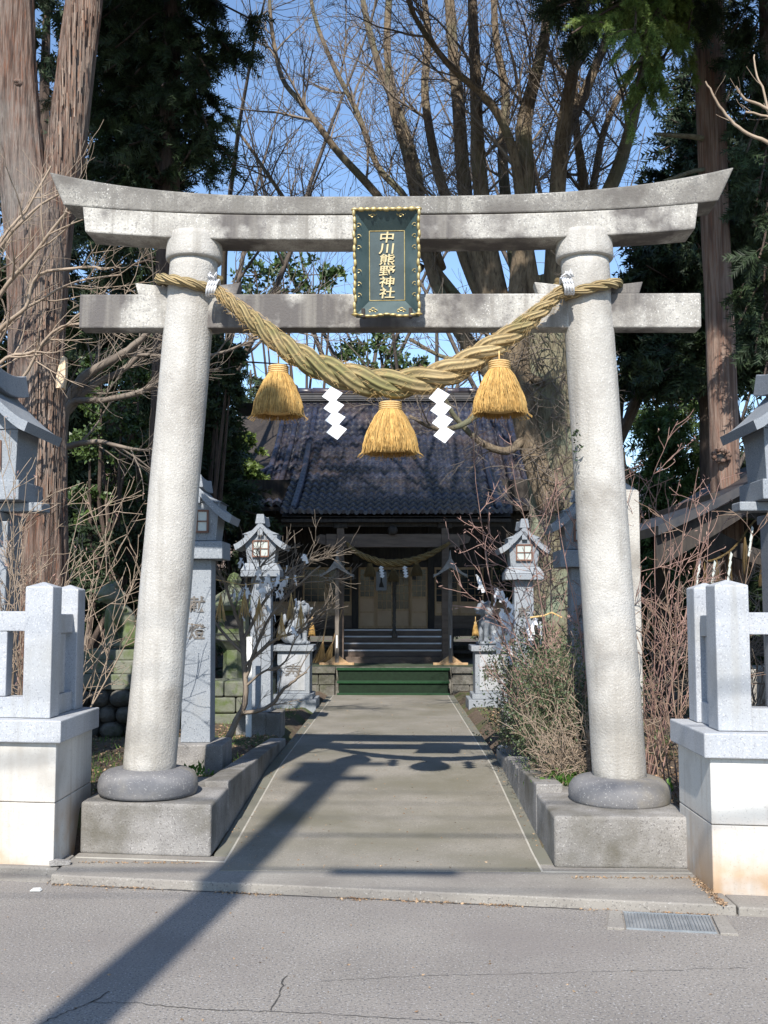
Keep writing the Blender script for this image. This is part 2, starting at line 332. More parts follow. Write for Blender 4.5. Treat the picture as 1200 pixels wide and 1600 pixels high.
# ---------------- torii ----------------
T = thing('torii_gate', 'weathered grey granite torii gate with curved top beam spanning the paved path', 'gate', (-.095, 6.90, .355), -.03)
T.rotation_euler = (0, .010, -.03)
LB, LT, RB, RT = (-1.56, -1.36), None, None, None
def pillar(xb, xt, top):
    b = MB(); r = []
    n = 48; H = 3.54
    for i in range(41):
        t = i/40; z = .11+t*(H-.11); x = lerp(xb, xt, t); R = lerp(.170, .160, t)
        r.append([(x+(R+.0035*nv((math.cos(a)*2, math.sin(a)*2, z*3+xb)))*math.cos(a), (R+.0035*nv((math.cos(a)*3, math.sin(a)*3, z*6+xb+9)))*math.sin(a), z) for a in [2*math.pi*k/n for k in range(n)]])
    b.loft(r); p = b.build('pillar', granite_old, T, smooth=True)
    b = MB().lathe([(.155, 3.51), (.180, 3.512), (.188, 3.522), (.189, 3.54), (.187, 3.60), (.180, 3.66), (.176, 3.69), (.1, 3.70)], 48, (xt, 0)); b.build('ring_capital', granite_old, p, smooth=True)
    b = MB(); r = []
    for R, z in [(.312, 0), (.318, .02), (.322, .055), (.316, .092), (.298, .122), (.268, .143), (.21, .158), (.15, .162)]:
        r.append([(xb+R*(1+.03*nv((math.cos(a), math.sin(a), z), 1.5))*math.cos(a), R*math.sin(a), z) for a in [2*math.pi*k/40 for k in range(40)]])
    b.loft(r); b.build('foot_stone', granite_dark, p, smooth=True); return p
pillar(-1.51, -1.30, 1); pillar(1.517, 1.312, 1)
def beam(name, hw_t, hw_b, z0f, z1f, y0, y1, rise_b, rise_t, mat, n=40, slope=0):
    b = MB(); r = []
    for i in range(n+1):
        t = -1+2*i/n; e = abs(t)**3.1; zb = z0f+rise_b*e; zt = z1f+rise_t*e
        r.append([(hw_b*t, y0, zb), (hw_t*t, y0, zt), (hw_t*t, (y0+y1)/2, zt+slope), (hw_t*t, y1, zt), (hw_b*t, y1, zb)])
    b.loft(r); return b.build(name, mat, T, bevel=.01)
beam('lower_lintel', 2.035, 2.01, 3.62, 3.787, -.13, .13, .06, .075, granite_beam)
beam('top_lintel', 2.265, 2.16, 3.79, 3.91, -.138, .138, .075, .18, granite_top, slope=.02)
MB().span((-2.05, -.075, 3.042), (2.055, .075, 3.272)).build('tie_beam', granite_beam, T, bevel=.01)
for sx in (-1, 1):
    for d in (-1, 1):
        cx = sx*1.33; o = MB().prism([(cx+d*.13, 3.274), (cx+d*.33, 3.274), (cx+d*.355, 3.355), (cx+d*.13, 3.328)][::d], -.055, .055); o.build('wedge', granite_beam, T, bevel=.006)
# seam in top lintel
# ---------------- plaque ----------------
PL = thing('shrine_plaque', 'dark green framed name plaque with gold characters at the centre of the torii', 'plaque', (-.055, 6.63, 3.415), -.03)
PL.rotation_euler = (rad(7), 0, -.03)
def pl_frame():
    W, H, w2, h0, h1 = .200, .665, .112, .105, .545   # outer half width, height, inner field
    b = MB(); O = [(-W, 0), (W, 0), (W+.003, H), (-W-.003, H)]; I = [(-w2, h0), (w2, h0), (w2, h1), (-w2, h1)]
    b.v = [(x, -.075, z) for x, z in O]+[(x, 0, z) for x, z in I]+[(x, .03, z) for x, z in O]+[(x, -.06, z) for x, z in O]
    for i in range(4):
        j = (i+1) % 4; b.f += [[i, j, 4+j, 4+i], [i, 8+i, 8+j, j]]
    b.f += [[4, 5, 6, 7], [11-0, 10, 9, 8]] if False else [[4, 5, 6, 7], [8, 11, 10, 9]]
    b.v = b.v[:12]; fr = b.build('flared_frame', plq, PL)
    MB().span((-w2+.004, -.002, h0+.004), (w2-.004, .004, h1-.004)).build('name_field', plq_d, PL)
    g = MB()
    for a, c in (((-w2, h0), (w2, h0)), ((w2, h0), (w2, h1)), ((w2, h1), (-w2, h1)), ((-w2, h1), (-w2, h0))): g.tube([(a[0], -.004, a[1]), (c[0], -.004, c[1])], .0028, 6)
    g.build('gold_fillet', gold, PL)
    g = MB()    # scalloped gold rim
    def blob(x, z, rx, rz):
        g.loft([[(x+rx*q*math.cos(a), -.078+dy, z+rz*q*math.sin(a)) for a in [2*math.pi*k/10 for k in range(10)]] for q, dy in ((1, .02), (1, .004), (.85, -.006), (.4, -.011))])
    for k in range(15):
        z = .02+k*(H-.04)/14; wv = .004*math.sin(k*2.4)
        for sx in (-1, 1): blob(sx*(W+.003+wv), z, .011, .027)
    for k in range(11):
        x = -W+k*2*W/10; blob(x, H+.002, .025, .011+.004*(k % 2)); blob(x, .002+.006*math.cos(k*2*math.pi/5), .026, .008)
    g.build('gold_rim', gold, PL, smooth=True)
    g = MB()    # curls
    def curl(x, z, s, r=.016):
        y = -.07
        P = []
        for k in range(15):
            a = k*.42; rr = r*(1-k/19); P.append((x+s*rr*math.cos(a), y+.012, z+rr*math.sin(a)))
        MB().tube(P, .0028, 5).build('gold_curl', gold, PL)
    for z in (.13, .2, .28, .43, .5, .57):
        for sx in (-1, 1): curl(sx*(W-.022), z, -sx)
    for x in (-.09, .09):
        for z, s in ((.03, 1), (H-.028, -1)):
            for dx, r in ((-.017, .012), (0, .016), (.017, .012)): g.lathe([(0.001, 0), (.001, 0)], 3, (0, 0)) if False else curl(x+dx, z+s*(.008 if dx == 0 else 0), 1, r)
    for i, ch in enumerate('中川熊野神社'):
        me = text_mesh(ch, .073, .003, .0010); me.transform(Matrix(((1.42, 0, .12, 0), (0, 1, 0, 0), (0, 0, 1, 0), (0, 0, 0, 1))))
        link('gold_character', me, bronze, PL, loc=(.0, -.007, h1-.046-i*.0705))
    for sx in (-1, 1): MB().span((sx*.15-.011, -.088, -.012), (sx*.15+.011, .0, .045)).build('iron_bracket', wood_dark, PL, bevel=.003)
pl_frame()

# ---------------- shimenawa ----------------
def rope(name, cl, rad_f, turns_per_m, mat, strands=3, parent=None, n=12):
    P = [Vector(p) for p in cl]; b = MB(); s = [0]
    for i in range(1, len(P)): s.append(s[-1]+(P[i]-P[i-1]).length)
    Lt = s[-1]; T_ = [(P[min(i+1, len(P)-1)]-P[max(i-1, 0)]).normalized() for i in range(len(P))]
    ph = [0]
    for i in range(1, len(P)): ph.append(ph[-1]+(s[i]-s[i-1])*turns_per_m(s[i]/Lt)*2*math.pi)
    for k in range(strands):
        u = Vector((0, -1, 0)) if abs(T_[0].y) < .9 else Vector((0, 0, 1)); Q = []; R = []
        for i, p in enumerate(P):
            t = T_[i]; u = (u-t*u.dot(t)).normalized(); v = t.cross(u); Rr = rad_f(s[i]/Lt); a = ph[i]+2*math.pi*k/strands
            Q.append(p+(u*math.cos(a)+v*math.sin(a))*Rr*.50); R.append(Rr*.56)
        b.tube(Q, R, n, uv=True)
    return b.build(name, mat, parent, smooth=True)
RP = thing('shimenawa_rope', 'thick twisted straw rope hung in a curve across the torii and looped round both pillars', 'rope', (0, 0, 0))
ctr = [(337, 452), (360, 472), (400, 505), (450, 545), (500, 573), (555, 592), (605, 600), (660, 595), (710, 578), (760, 548), (810, 515), (850, 480), (884, 448)]
pts = []
for i, (x, y) in enumerate(ctr):
    t = abs(i-6)/6; Yd = 6.88-.03*((x-619)/245+.095) - lerp(.24, .20, t); pts.append(at(x, y, Yd))
cl = [Vector(q) for q in spline(pts, 14)]
rope('rope_strands', cl, lambda u: .036+.057*max(0, math.sin(math.pi*u))**1.0, lambda u: 1/(.22+.36*math.sin(math.pi*u)), rope_m, parent=RP)
tw = Twigs(); rf_ = random.Random(77)
for k in range(900):
    i = rf_.randrange(4, len(cl)-5); u = i/len(cl); R0 = .036+.057*math.sin(math.pi*u); t = (cl[i+1]-cl[i]).normalized(); q = Vector((rf_.uniform(-1, 1), rf_.uniform(-1, .3), rf_.uniform(-1, 1))); q = (q-t*q.dot(t)).normalized(); a = cl[i]+q*R0*.98; d = (t*rf_.choice((-1, 1))*1.2+q*rf_.uniform(.2, .9)+Vector((0, 0, -.3))).normalized(); L = rf_.uniform(.012, .045)
    tw.add([a, a+d*L*.5, a+d*L+Vector((0, 0, -L*.2))], [.0011, .0010, .0007])
tw.build('stray_fibre', straw_band, RP, 3)['kind'] = 'stuff'
Tm = Matrix.Translation(T.location) @ T.rotation_euler.to_matrix().to_4x4()
def loop(sx, tie, far):
    cx = sx*1.335; P = []
    for k in range(34):
        a = k/33; ang = (-90+sx*(-62)) + sx*a*330 if True else 0
        an = rad(ang); R = .160+.034; 
        dz = lerp(tie, far, .5-.5*math.cos(min(a*1.7, 1)*math.pi)) if True else 0
        P.append(Tm @ Vector((cx+R*math.cos(an), R*math.sin(an), dz)))
    return P
zt = at(337, 452, 6.85).z-.35
rope('pillar_loop', loop(-1, zt-.02, zt+.085), lambda u: .036, lambda u: 3.2, rope_m, parent=RP)
zt2 = at(884, 448, 6.65).z-.35
rope('pillar_loop', loop(1, zt2-.02, zt2+.10), lambda u: .036, lambda u: 3.2, rope_m, parent=RP)
for (x, y, Yd, a) in ((333, 450, 6.72, .5), (886, 447, 6.62, -.5)):
    c = at(x, y, Yd); b = MB()
    for k in range(4):
        o = (k-1.5)*.017; P = []
        for q in range(13):
            an = 2*math.pi*q/12; P.append(c+Vector((o+a*.045*math.sin(an)*.6, -.052*math.cos(an), .052*math.sin(an))))
        b.tube(P, .008, 6)
    for k in range(5): b.tube([c+Vector((.0, -.04, .04)), c+Vector((rnd.uniform(-.03, .04), -.06, .07+rnd.uniform(0, .02))), c+Vector((rnd.uniform(-.05, .05), -.05, .045))], .007, 5)
    b.build('white_tie', cord, RP, smooth=True)

def tassel(name, label, group, c, H, W, n, seed, mat=straw, band=straw_band):
    r = random.Random(seed); t = thing(name, label, 'tassel', c, 0, group)     # origin at top centre
    b = MB(); 
    t.scale = (.93,)*3 if H > .3 else (1, 1, 1)
    for k in range(4): b.lathe([(.0, -.004-.014*k*H/.36), (W*.20, -.004-.014*k*H/.36), (W*.225, -.011-.014*k*H/.36), (W*.20, -.018-.014*k*H/.36), (0, -.018-.014*k*H/.36)], 20)
    b.tube([(0, 0, -.01), (0, 0, .07)], .006, 6); b.build('binding', band, t, smooth=True)
    z0 = -.055*H/.36; prof = lambda u: W*(.19+.31*min(1, (u*1.35))**.75)
    MB().lathe([(prof(0)*.9, z0), (prof(.15)*.92, lerp(z0, -H, .15)), (prof(.4)*.93, lerp(z0, -H, .4)), (prof(.8)*.93, lerp(z0, -H, .8)), (prof(.9)*.6, lerp(z0, -H, .93))], 24).build('straw_core', mat, t, smooth=True)
    tw = Twigs()
    for k in range(n):
        a = r.uniform(0, 2*math.pi); e = r.uniform(.86, 1.03); P = []; L = r.uniform(.93, 1.03); a2 = a+r.uniform(-.12, .12)
        for q in range(7):
            u = q/6*L; rr = prof(u)*e*(1+.02*math.sin(q*2.1+k)); an = lerp(a, a2, u)+.03*math.sin(q*1.7+k)
            P.append((rr*math.cos(an), rr*math.sin(an), z0-(H+z0)*u))
        tw.add(P, [W*.008]*6+[W*.005])
    for k in range(n//25):
        a = r.uniform(0, 6.28); tw.add([(prof(.7)*math.cos(a), prof(.7)*math.sin(a), -H*.75), (prof(1)*1.1*math.cos(a), prof(1)*1.1*math.sin(a), -H*1.0), (prof(1)*1.25*math.cos(a), prof(1)*1.25*math.sin(a), -H*1.06)], [.0016]*3)
    tw.build('straw_fringe', mat, t, 3); return t
tassel('straw_tassel', 'golden straw tassel nearest the left pillar below the thick rope', 'straw tassels under the torii rope', at(435, 571, 6.72), .355, .335, 1500, 1)
tassel('straw_tassel', 'golden straw tassel hanging lowest, from the middle of the thick rope', 'straw tassels under the torii rope', at(610, 628, 6.64), .355, .365, 1500, 2)
tassel('straw_tassel', 'golden straw tassel nearest the right pillar below the thick rope', 'straw tassels under the torii rope', at(780, 564, 6.56), .365, .35, 1500, 3)
def shide(c, H, W, label, group, flip=1):
    b = MB(); n = 4; h = H/n
    for k in range(n):
        zt_, zb = -k*h*.92, -(k+1)*h*1.02-.0; x0 = (-.12*W if k % 1 == 0 else 0)+k*W*.085*flip; z0 = -k*h*.90
        P = [(x0+.0*W, z0), (x0+.62*W, z0-h*.50), (x0-.0*W+.10*W, z0-h*1.28), (x0-.50*W, z0-h*.72)]
        y = -.003*k; b.prism(P, y-.0008, y+.0008)
    o = b.build('paper_streamer', paper); o.location = c; o.rotation_euler = (0, 0, -.1); return tag(o, label, 'paper streamer', group)
shide(at(521, 604, 6.62), .345, .118, 'white zigzag paper streamer between the left and middle tassels', 'zigzag papers under the torii rope')
shide(at(688, 606, 6.55), .355, .118, 'white zigzag paper streamer between the middle and right tassels', 'zigzag papers under the torii rope')

# ---------------- blocks under the torii, kerb stones ----------------
tag(MB().foot([(-1.96, 6.665), (-1.13, 6.565), (-1.13, 7.62), (-1.96, 7.62)], .046, .362).build('torii_plinth', granite_step, bevel=.018, seg=3), 'wide grey granite block under the left torii pillar', 'stone block')
tag(MB().foot([(.925, 6.34), (1.735, 6.315), (1.735, 7.5), (.925, 7.5)], .046, .345).build('torii_plinth', granite_step, bevel=.018, seg=3), 'wide grey granite block under the right torii pillar', 'stone block')
def kerbrun(x0, x1, segs, names, side):
    for i, (ya, yb, za, zb) in enumerate(segs):
        b = MB().loft([[(x0, ya, -.02), (x1, ya, -.02), (x1, ya, za), (x0, ya, za)], [(x0, yb, -.02), (x1, yb, -.02), (x1, yb, zb), (x0, yb, zb)]])
        tag(b.build('kerb_stone', granite_step, bevel=.01), names[i], 'kerb stone', 'kerb stones along the path')
kerbrun(-1.29, -1.127, [(7.2, 8.35, .40, .35), (8.36, 9.6, .345, .29), (9.61, 10.9, .285, .215)], ['left path kerb stone starting beside the left torii pillar foot', 'middle length of the kerb on the left of the path', 'farthest length of the kerb on the left, below the small lantern'], -1)
kerbrun(.921, 1.10, [(7.11, 8.1, .40, .36), (8.11, 9.0, .335, .31), (9.01, 9.9, .275, .25)], ['right path kerb stone starting beside the right torii pillar foot', 'middle length of the kerb on the right, in front of the bush', 'farthest low end of the kerb on the right of the path'], 1)

# ---------------- stone fences ----------------
def fence(side, xi, yf, yb, name_lab):
    FS = -.13; s = side                                     # s=-1 left: fence runs to -x from inner face xi
    F = thing('stone_fence', name_lab, 'fence', (xi, yf, 0), 0)
    def q(u, v): return (s*u, v+FS*s*u)          # u away from the path, v back from skewed front line
    D = yb-yf; zt = .76
    def ell(o, ob, z0, z1, nm, mat, bev):        # L footprint: along the street and back along the path
        P = [q(-o, -o), q(4.5, -o), q(4.5, .34+ob), q(.34+ob, .34+ob), q(.34+ob, D+ob), q(-o, D+ob)]
        if s > 0: P = P
        else: P = P[::-1]
        return MB().foot(P, z0, z1).build(nm, mat, F, bevel=bev)
    ell(0, 0, -.02, .405, 'lower_course', granite_wall, .006); ell(0, 0, .409, zt, 'upper_course', granite_wall, .006)
    ell(.038, .03, zt+.002, .895, 'coping', granite_pale, .008)
    for k in range(3):
        for (z0, z1, off, uu) in ((zt+.004, .893, .0385, .9+k*1.1), (.412, zt-.002, .0005, .55+k*1.2), (.0, .403, .0005, 1.1+k*1.2)):
            a = [q(uu, -off-.0008), q(uu+.004, -off-.0008), q(uu+.004, -off+.002), q(uu, -off+.002)]; a = a if s > 0 else a[::-1]; MB().foot(a, z0, z1).build('mortar_joint', dark_joint, F)
    def post(u, v, wd, z0, z1, pt, nm='post'):
        u += .062; v += .05; c = [q(u, v), q(u+wd, v), q(u+wd, v+wd), q(u, v+wd)]; mx = sum(p[0] for p in c)/4; my = sum(p[1] for p in c)/4
        if s < 0: c = c[::-1]
        r = [[(x, y, z0) for x, y in c], [(x, y, z1) for x, y in c]]
        b = MB()
        if pt: r.append([(lerp(x, mx, .93), lerp(y, my, .93), z1+pt) for x, y in c])
        b.loft(r); b.build(nm, granite_pale, F, bevel=.007)
    post(.0, .0, .178, .897, 1.69, .03); post(.0, max(D-.24, .3), .165, .897, 1.68, .03)
    for k in range(5): post(.30+k*.235, .035, .105, 1.022, 1.42, 0, 'picket')
    post(1.5, 0, .178, .897, 1.69, .03)
    def bar(u0, u1, v0, v1, z0, z1, nm):
        u0 += .062; u1 += .062; v0 += .05; v1 += .05; P = [q(u0, v0), q(u1, v0), q(u1, v1), q(u0, v1)]; P = P if s > 0 else P[::-1]; MB().foot(P, z0, z1).build(nm, granite_pale, F, bevel=.004)
    bar(.18, 1.498, .03, .15, 1.42, 1.54, 'top_rail'); bar(.18, 1.498, .02, .16, .897, 1.02, 'bottom_rail'); bar(1.68, 4.4, .03, .15, 1.42, 1.54, 'top_rail'); bar(1.68, 4.4, .02, .16, .897, 1.02, 'bottom_rail')
    ve = max(D-.24, .3)
    bar(.03, .145, .18, ve-.002, 1.40, 1.52, 'top_rail'); bar(.025, .155, .18, ve-.002, .897, 1.02, 'bottom_rail')
    bar(.04, .12, (.18+ve)/2-.05, (.18+ve)/2+.05, 1.022, 1.398, 'picket')
    return F
fence(-1, -2.028, 6.37, 7.12, 'pale granite post and rail fence on a low wall, left of the torii')
fence(1, 1.692, 5.81, 6.46, 'pale granite post and rail fence on a low wall, right of the torii')

# drain grate
g0 = Vector((gp(1045, 1447)[0], gp(1045, 1447)[1], 0)); pitm = M('grate bed', [(.16, .17, .18), (.26, .27, .28)], 8, .7, 0); DG = thing('drain_grate', 'steel drain grate between two concrete strips at the right kerb', 'drain', (1.36, 5.445, 0), -.155)
b = MB()
for k in range(26): b.box((-.21+k*.0168, 0, .002), (.005, .27, .012))
for k in range(5): b.box((-.21+k*.105, 0, .001), (.008, .27, .013))
for y in (-.136, .136): b.box((0, y, .002), (.43, .006, .014))
b.build('grating', steel, DG); MB().span((-.21, -.13, -.02), (.21, .13, -.0)).build('pit', pitm, DG)
bpy.data.objects['pit'].location.z = .0015
for sx in (-1, 1): MB().foot([(sx*.225, -.16), (sx*.31, -.16), (sx*.285, .135), (sx*.225, .135)][::sx], -.01, .012).build('concrete_strip', conc_ap, DG, bevel=.004)
# loose chips
p = gp(93, 1352, .05); tag(MB().prism([(-.055, 0), (.06, .0), (.065, .02), (-.02, .032), (-.06, .022)], -.02, .03).build('stone_chip', granite_step, bevel=.003, loc=(p[0], p[1], .051)), 'broken grey stone chip lying at the foot of the left wall', 'stone chip').rotation_euler = (0, 0, .3)
p = gp(56, 1393, 0); tag(MB().prism([(-.03, 0), (.03, 0), (.02, .012), (-.02, .01)], -.015, .02).build('white_chip', plaster, loc=(p[0], p[1], .005)), 'small white chip on the road by the left gutter', 'white chip')

# ---------------- lanterns ----------------
def roofcurve(hw, drop, n=8, pw=1.0):
    return [(hw*t, -drop*(1-(1-t)**1.32)) for t in [i/n for i in range(n+1)]]
def lantern(name, label, group, loc, style, rz=0, big=False):
    Lt = thing(name, label, 'stone lantern', loc, rz, group)
    if not big:
        MB().span((-.24, -.24, -.12), (.24, .24, .235)).build('base', granite_step, Lt, bevel=.012)
        MB().foot([(-.118, -.118), (.118, -.118), (.118, .118), (-.118, .118)], .236, 1.70, [(-.106, -.106), (.106, -.106), (.106, .106), (-.106, .106)]).build('post', lantern_st, Lt, bevel=.006)
        if style == 's': MB().foot([(-.215, -.2), (.215, -.2), (.215, .2), (-.215, .2)], 1.77, 1.85, [(-.17, -.17), (.17, -.17), (.17, .17), (-.17, .17)]).build('shelf', lantern_st, Lt, bevel=.006); MB().span((-.215, -.2, 1.702), (.215, .2, 1.768)).build('shelf', lantern_st, Lt, bevel=.006)
        else: MB().span((-.212, -.21, 1.702), (.212, .21, 1.845)).build('shelf', lantern_st, Lt, bevel=.008)
        hz, hh, b0, b1, dep = 1.852, .31, .148, .182, .15; hw, drop, ov, apex, th = .29, .25, .235, 2.30, .06
        ws, wz = .085, .17
    else:
        MB().span((-.3, -.3, -.1), (.3, .3, .2)).build('base', granite_step, Lt, bevel=.012)
        MB().span((-.155, -.155, .2), (.155, .155, 1.95)).build('post', lantern_st, Lt, bevel=.006)
        for a in (0, 1):
            d = (.62, .16) if a else (.16, .62); z = 1.95+a*.075
            MB().box((0, 0, z+.037), (d[0]*1.25, d[1]*1.25, .07)).build('bracket_arm', lantern_st, Lt, bevel=.01)
        MB().span((-.27, -.27, 2.10), (.27, .27, 2.25)).build('shelf', lantern_st, Lt, bevel=.008)
        hz, hh, b0, b1, dep = 2.252, .38, .22, .24, .21; hw, drop, ov, apex, th = .37, .32, .40, 2.98, .07; ws, wz = .11, .20
    tp = b1-b0
    MB().foot([(-b0, -dep), (b0, -dep), (b0, dep), (-b0, dep)], hz, hz+hh, [(-b1, -dep-tp), (b1, -dep-tp), (b1, dep+tp), (-b1, dep+tp)]).build('lamp_house', lantern_st, Lt, bevel=.004)
    MB().prism([(-b1-.02, hz+hh+.002), (b1+.02, hz+hh+.002), (0, apex-.055)], -dep-tp-.01, dep+tp+.01).build('gable_block', lantern_st, Lt)
    cv = roofcurve(hw, drop); up = [(x, apex+z) for x, z in cv]; dn = [(x-th*.35*(x/hw), apex+z-th) for x, z in cv]
    R = [(-x, z) for x, z in up[::-1]]+up[1:]+dn[::-1]+[(-x, z) for x, z in dn[1:]]
    n = len(up); b = MB(); rings = []
    for yy, lift in ((-ov, 0), (ov, 0)): rings.append([(x, yy, z) for x, z in R])
    # quads across the shell instead of one big ngon
    m = 2*n-1; base = 0
    U = [(-x, z) for x, z in up[::-1]]+up[1:]; Dn = [(-x, z) for x, z in dn[::-1]]+dn[1:]
    for yy in (-ov, ov): b.v += [(x, yy, z) for x, z in U]+[(x, yy, z) for x, z in Dn]
    for i in range(m-1):
        b.f += [[i, i+1, 2*m+i+1, 2*m+i], [m+i+1, m+i, 3*m+i, 3*m+i+1], [i+1, i, m+i, m+i+1], [2*m+i, 2*m+i+1, 3*m+i+1, 3*m+i]]
    for i, sgn in ((0, 1), (m-1, -1)): b.f.append([i, 2*m+i, 3*m+i, m+i][::sgn])
    rf = b.build('roof', lantern_st, Lt)
    rw = .048 if not big else .08
    b = MB(); rr = []
    for k in range(9):
        t = -1+2*k/8; z = apex-.02+.03*t*t*(2 if big else .6); hgt = (.085 if not big else .15); rr.append([(-rw*1.15, t*ov*1.02, z-.02), (-rw*.8, t*ov*1.02, z+hgt), (rw*.8, t*ov*1.02, z+hgt), (rw*1.15, t*ov*1.02, z-.02)])
    b.loft(rr).build('ridge_cap', lantern_st, rf, bevel=.006)
    MB().prism([(-.028, apex-.15), (.028, apex-.15), (.03, apex-.09), (0, apex-.065), (-.03, apex-.09)], -ov+.01, -ov+.05).build('gable_pendant', lantern_st, rf)
    zc = hz+hh*.5; yf = -dep-tp*.5-.0
    W = MB(); fr = .012
    for a in (-1, 0, 1): W.box((a*ws, yf-.008, zc), (fr*(1.3 if a else .8), .022, wz+fr)); W.box((0, yf-.0075, zc+a*wz/2), (ws*2+fr, .021, fr*(1.3 if a else .8)))
    wn = W.build('window_frame', wood_red, Lt); MB().box((0, yf-.002, zc), (ws*2, .014, wz)).build('pane', pane, wn)
    if not big:
        for ch, z in (('献', 1.33), ('燈', 1.11)):
            me = text_mesh(ch, .135, .0015, .002); link('carved_character', me, engrave, Lt, loc=(0, -.112-.0022*(1.7-z)*2-.002, z))
    return Lt
P = lambda x, Y: ((x-619)/1650*Y)
ml = lantern('stone_lantern', 'tall gabled stone lantern close behind the left torii pillar', 'tall stone lanterns by the torii', (P(313, 8.67), 8.67, .24), 'm')
ml2 = lantern('stone_lantern', 'tall gabled stone lantern close behind the right torii pillar', 'tall stone lanterns by the torii', (1.56, 8.9, .18), 'm')
sm = lantern('stone_lantern', 'smaller looking stone lantern farther along the left of the path, behind the paper-tied tree', 'far stone lanterns by the path', (P(410, 11.7), 11.7, .17), 's')
sm2 = lantern('stone_lantern', 'smaller looking stone lantern farther along the right of the path, behind bare twigs', 'far stone lanterns by the path', (P(816, 12), 12.0, .14), 's')
lantern('stone_lantern', 'big bracketed stone lantern cut off by the left edge above the fence', 'big bracketed stone lanterns', (-3.06, 8.0, .25), 'b', 0, True)
lantern('stone_lantern', 'big bracketed stone lantern cut off by the right edge above the fence', 'big bracketed stone lanterns', (2.96, 8.0, .25), 'b', 0, True)
# tall inscribed stone post behind the right pillar
t_ = MB().foot([(-.1, -.1), (.1, -.1), (.1, .1), (-.1, .1)], -.2, 2.22); t_.loft([[(-.1, -.1, 2.222), (.1, -.1, 2.222), (.1, .1, 2.222), (-.1, .1, 2.222)], [(-.01, -.01, 2.30), (.01, -.01, 2.30), (.01, .01, 2.30), (-.01, .01, 2.30)]])
tag(t_.build('stone_marker', granite_old, bevel=.006, loc=(1.71, 7.95, .2)), 'slim pale stone marker post mostly hidden behind the right pillar', 'stone post')
tag(MB().span((-.075, -.075, -.1), (.075, .075, .235)).build('stone_bollard', granite_step, bevel=.008, loc=(P(430, 11.5), 11.5, .17)), 'short square stone block standing at the foot of the left small lantern', 'stone block')
tag(MB().span((-.03, -.015, -.1), (.03, .015, 1.06)).build('white_stake', plaster, bevel=.003, loc=(P(391, 11.2), 11.2, .17)), 'narrow white painted stake beside the paper-tied tree', 'stake')

# ---------------- komainu ----------------
def ell(b, c, r, rot=None, n=12, m=8):
    R = rot or Matrix.Identity(3); rings = []
    for i in range(1, m):
        th = math.pi*i/m; rings.append([Vector(c)+R @ Vector((r[0]*math.sin(th)*math.cos(2*math.pi*k/n), r[1]*math.sin(th)*math.sin(2*math.pi*k/n), r[2]*math.cos(th))) for k in range(n)])
    b.loft(rings[::-1])
def komainu_mesh():
    b = MB(); r = random.Random(4)          # faces -x; sits; about .60 tall
    RX = Matrix.Rotation(rad(28), 3, 'Y')
    ell(b, (.03, 0, .24), (.105, .095, .17), Matrix.Rotation(rad(-24), 3, 'Y'))      # torso
    ell(b, (.10, 0, .12), (.13, .11, .10)); ell(b, (-.05, 0, .31), (.09, .09, .11))    # rump, chest
    for s in (-1, 1):
        ell(b, (.07, s*.085, .10), (.10, .05, .095)); ell(b, (-.01, s*.10, .035), (.085, .035, .03))   # haunch, hind foot
        b.tube([(-.075, s*.062, .33), (-.095, s*.066, .2), (-.09, s*.066, .1), (-.095, s*.066, .03)], [.05, .038, .033, .036], 10); ell(b, (-.12, s*.066, .025), (.055, .038, .028))
        ell(b, (-.135, s*.045, .535), (.022, .02, .02)); ell(b, (-.06, s*.085, .56), (.035, .018, .03), RX)     # brow, ear
    ell(b, (-.09, 0, .475), (.105, .095, .095)); ell(b, (-.175, 0, .47), (.05, .055, .03)); ell(b, (-.165, 0, .42), (.045, .045, .018)); ell(b, (-.222, 0, .485), (.018, .026, .016))
    for k in range(46):                        # mane curls
        a = r.uniform(-math.pi, math.pi); t = r.uniform(0, 1); c = Vector((-.055+.06*t, .095*math.sin(a)*(1.0-.15*t), .44+.12*math.cos(a)-.07*t)); ell(b, c, (.027,)*3, None, 8, 6)
    for k in range(9): t = k/8; ell(b, (.20+.03*math.sin(t*5), .0+.02*math.sin(k*2), .12+.25*t), (.045-.02*t, .045-.02*t, .05), None, 8, 6)
    me = bpy.data.meshes.new('lion'); me.from_pydata(b.v, [], b.f); o = bpy.data.objects.new('lion', me); COL.objects.link(o)
    m = o.modifiers.new('r', 'REMESH'); m.mode = 'VOXEL'; m.voxel_size = .009; sm_ = o.modifiers.new('s', 'SMOOTH'); sm_.iterations = 2; sm_.factor = .5
    bpy.context.view_layer.update(); res = bpy.data.meshes.new_from_object(o.evaluated_get(bpy.context.evaluated_depsgraph_get())); bpy.data.objects.remove(o); return res
KM = komainu_mesh()
def komainu(name, label, loc, rz, sc, mat, ped):
    me = KM.copy(); o = link(name, me, mat, smooth=True); o.location = loc; o.rotation_euler = (0, 0, rz); o.scale = (sc,)*3; tag(o, label, 'guardian statue', 'stone guardian lions')
    return o
kp = lambda x, Y, z: (P(x, Y), Y, z)
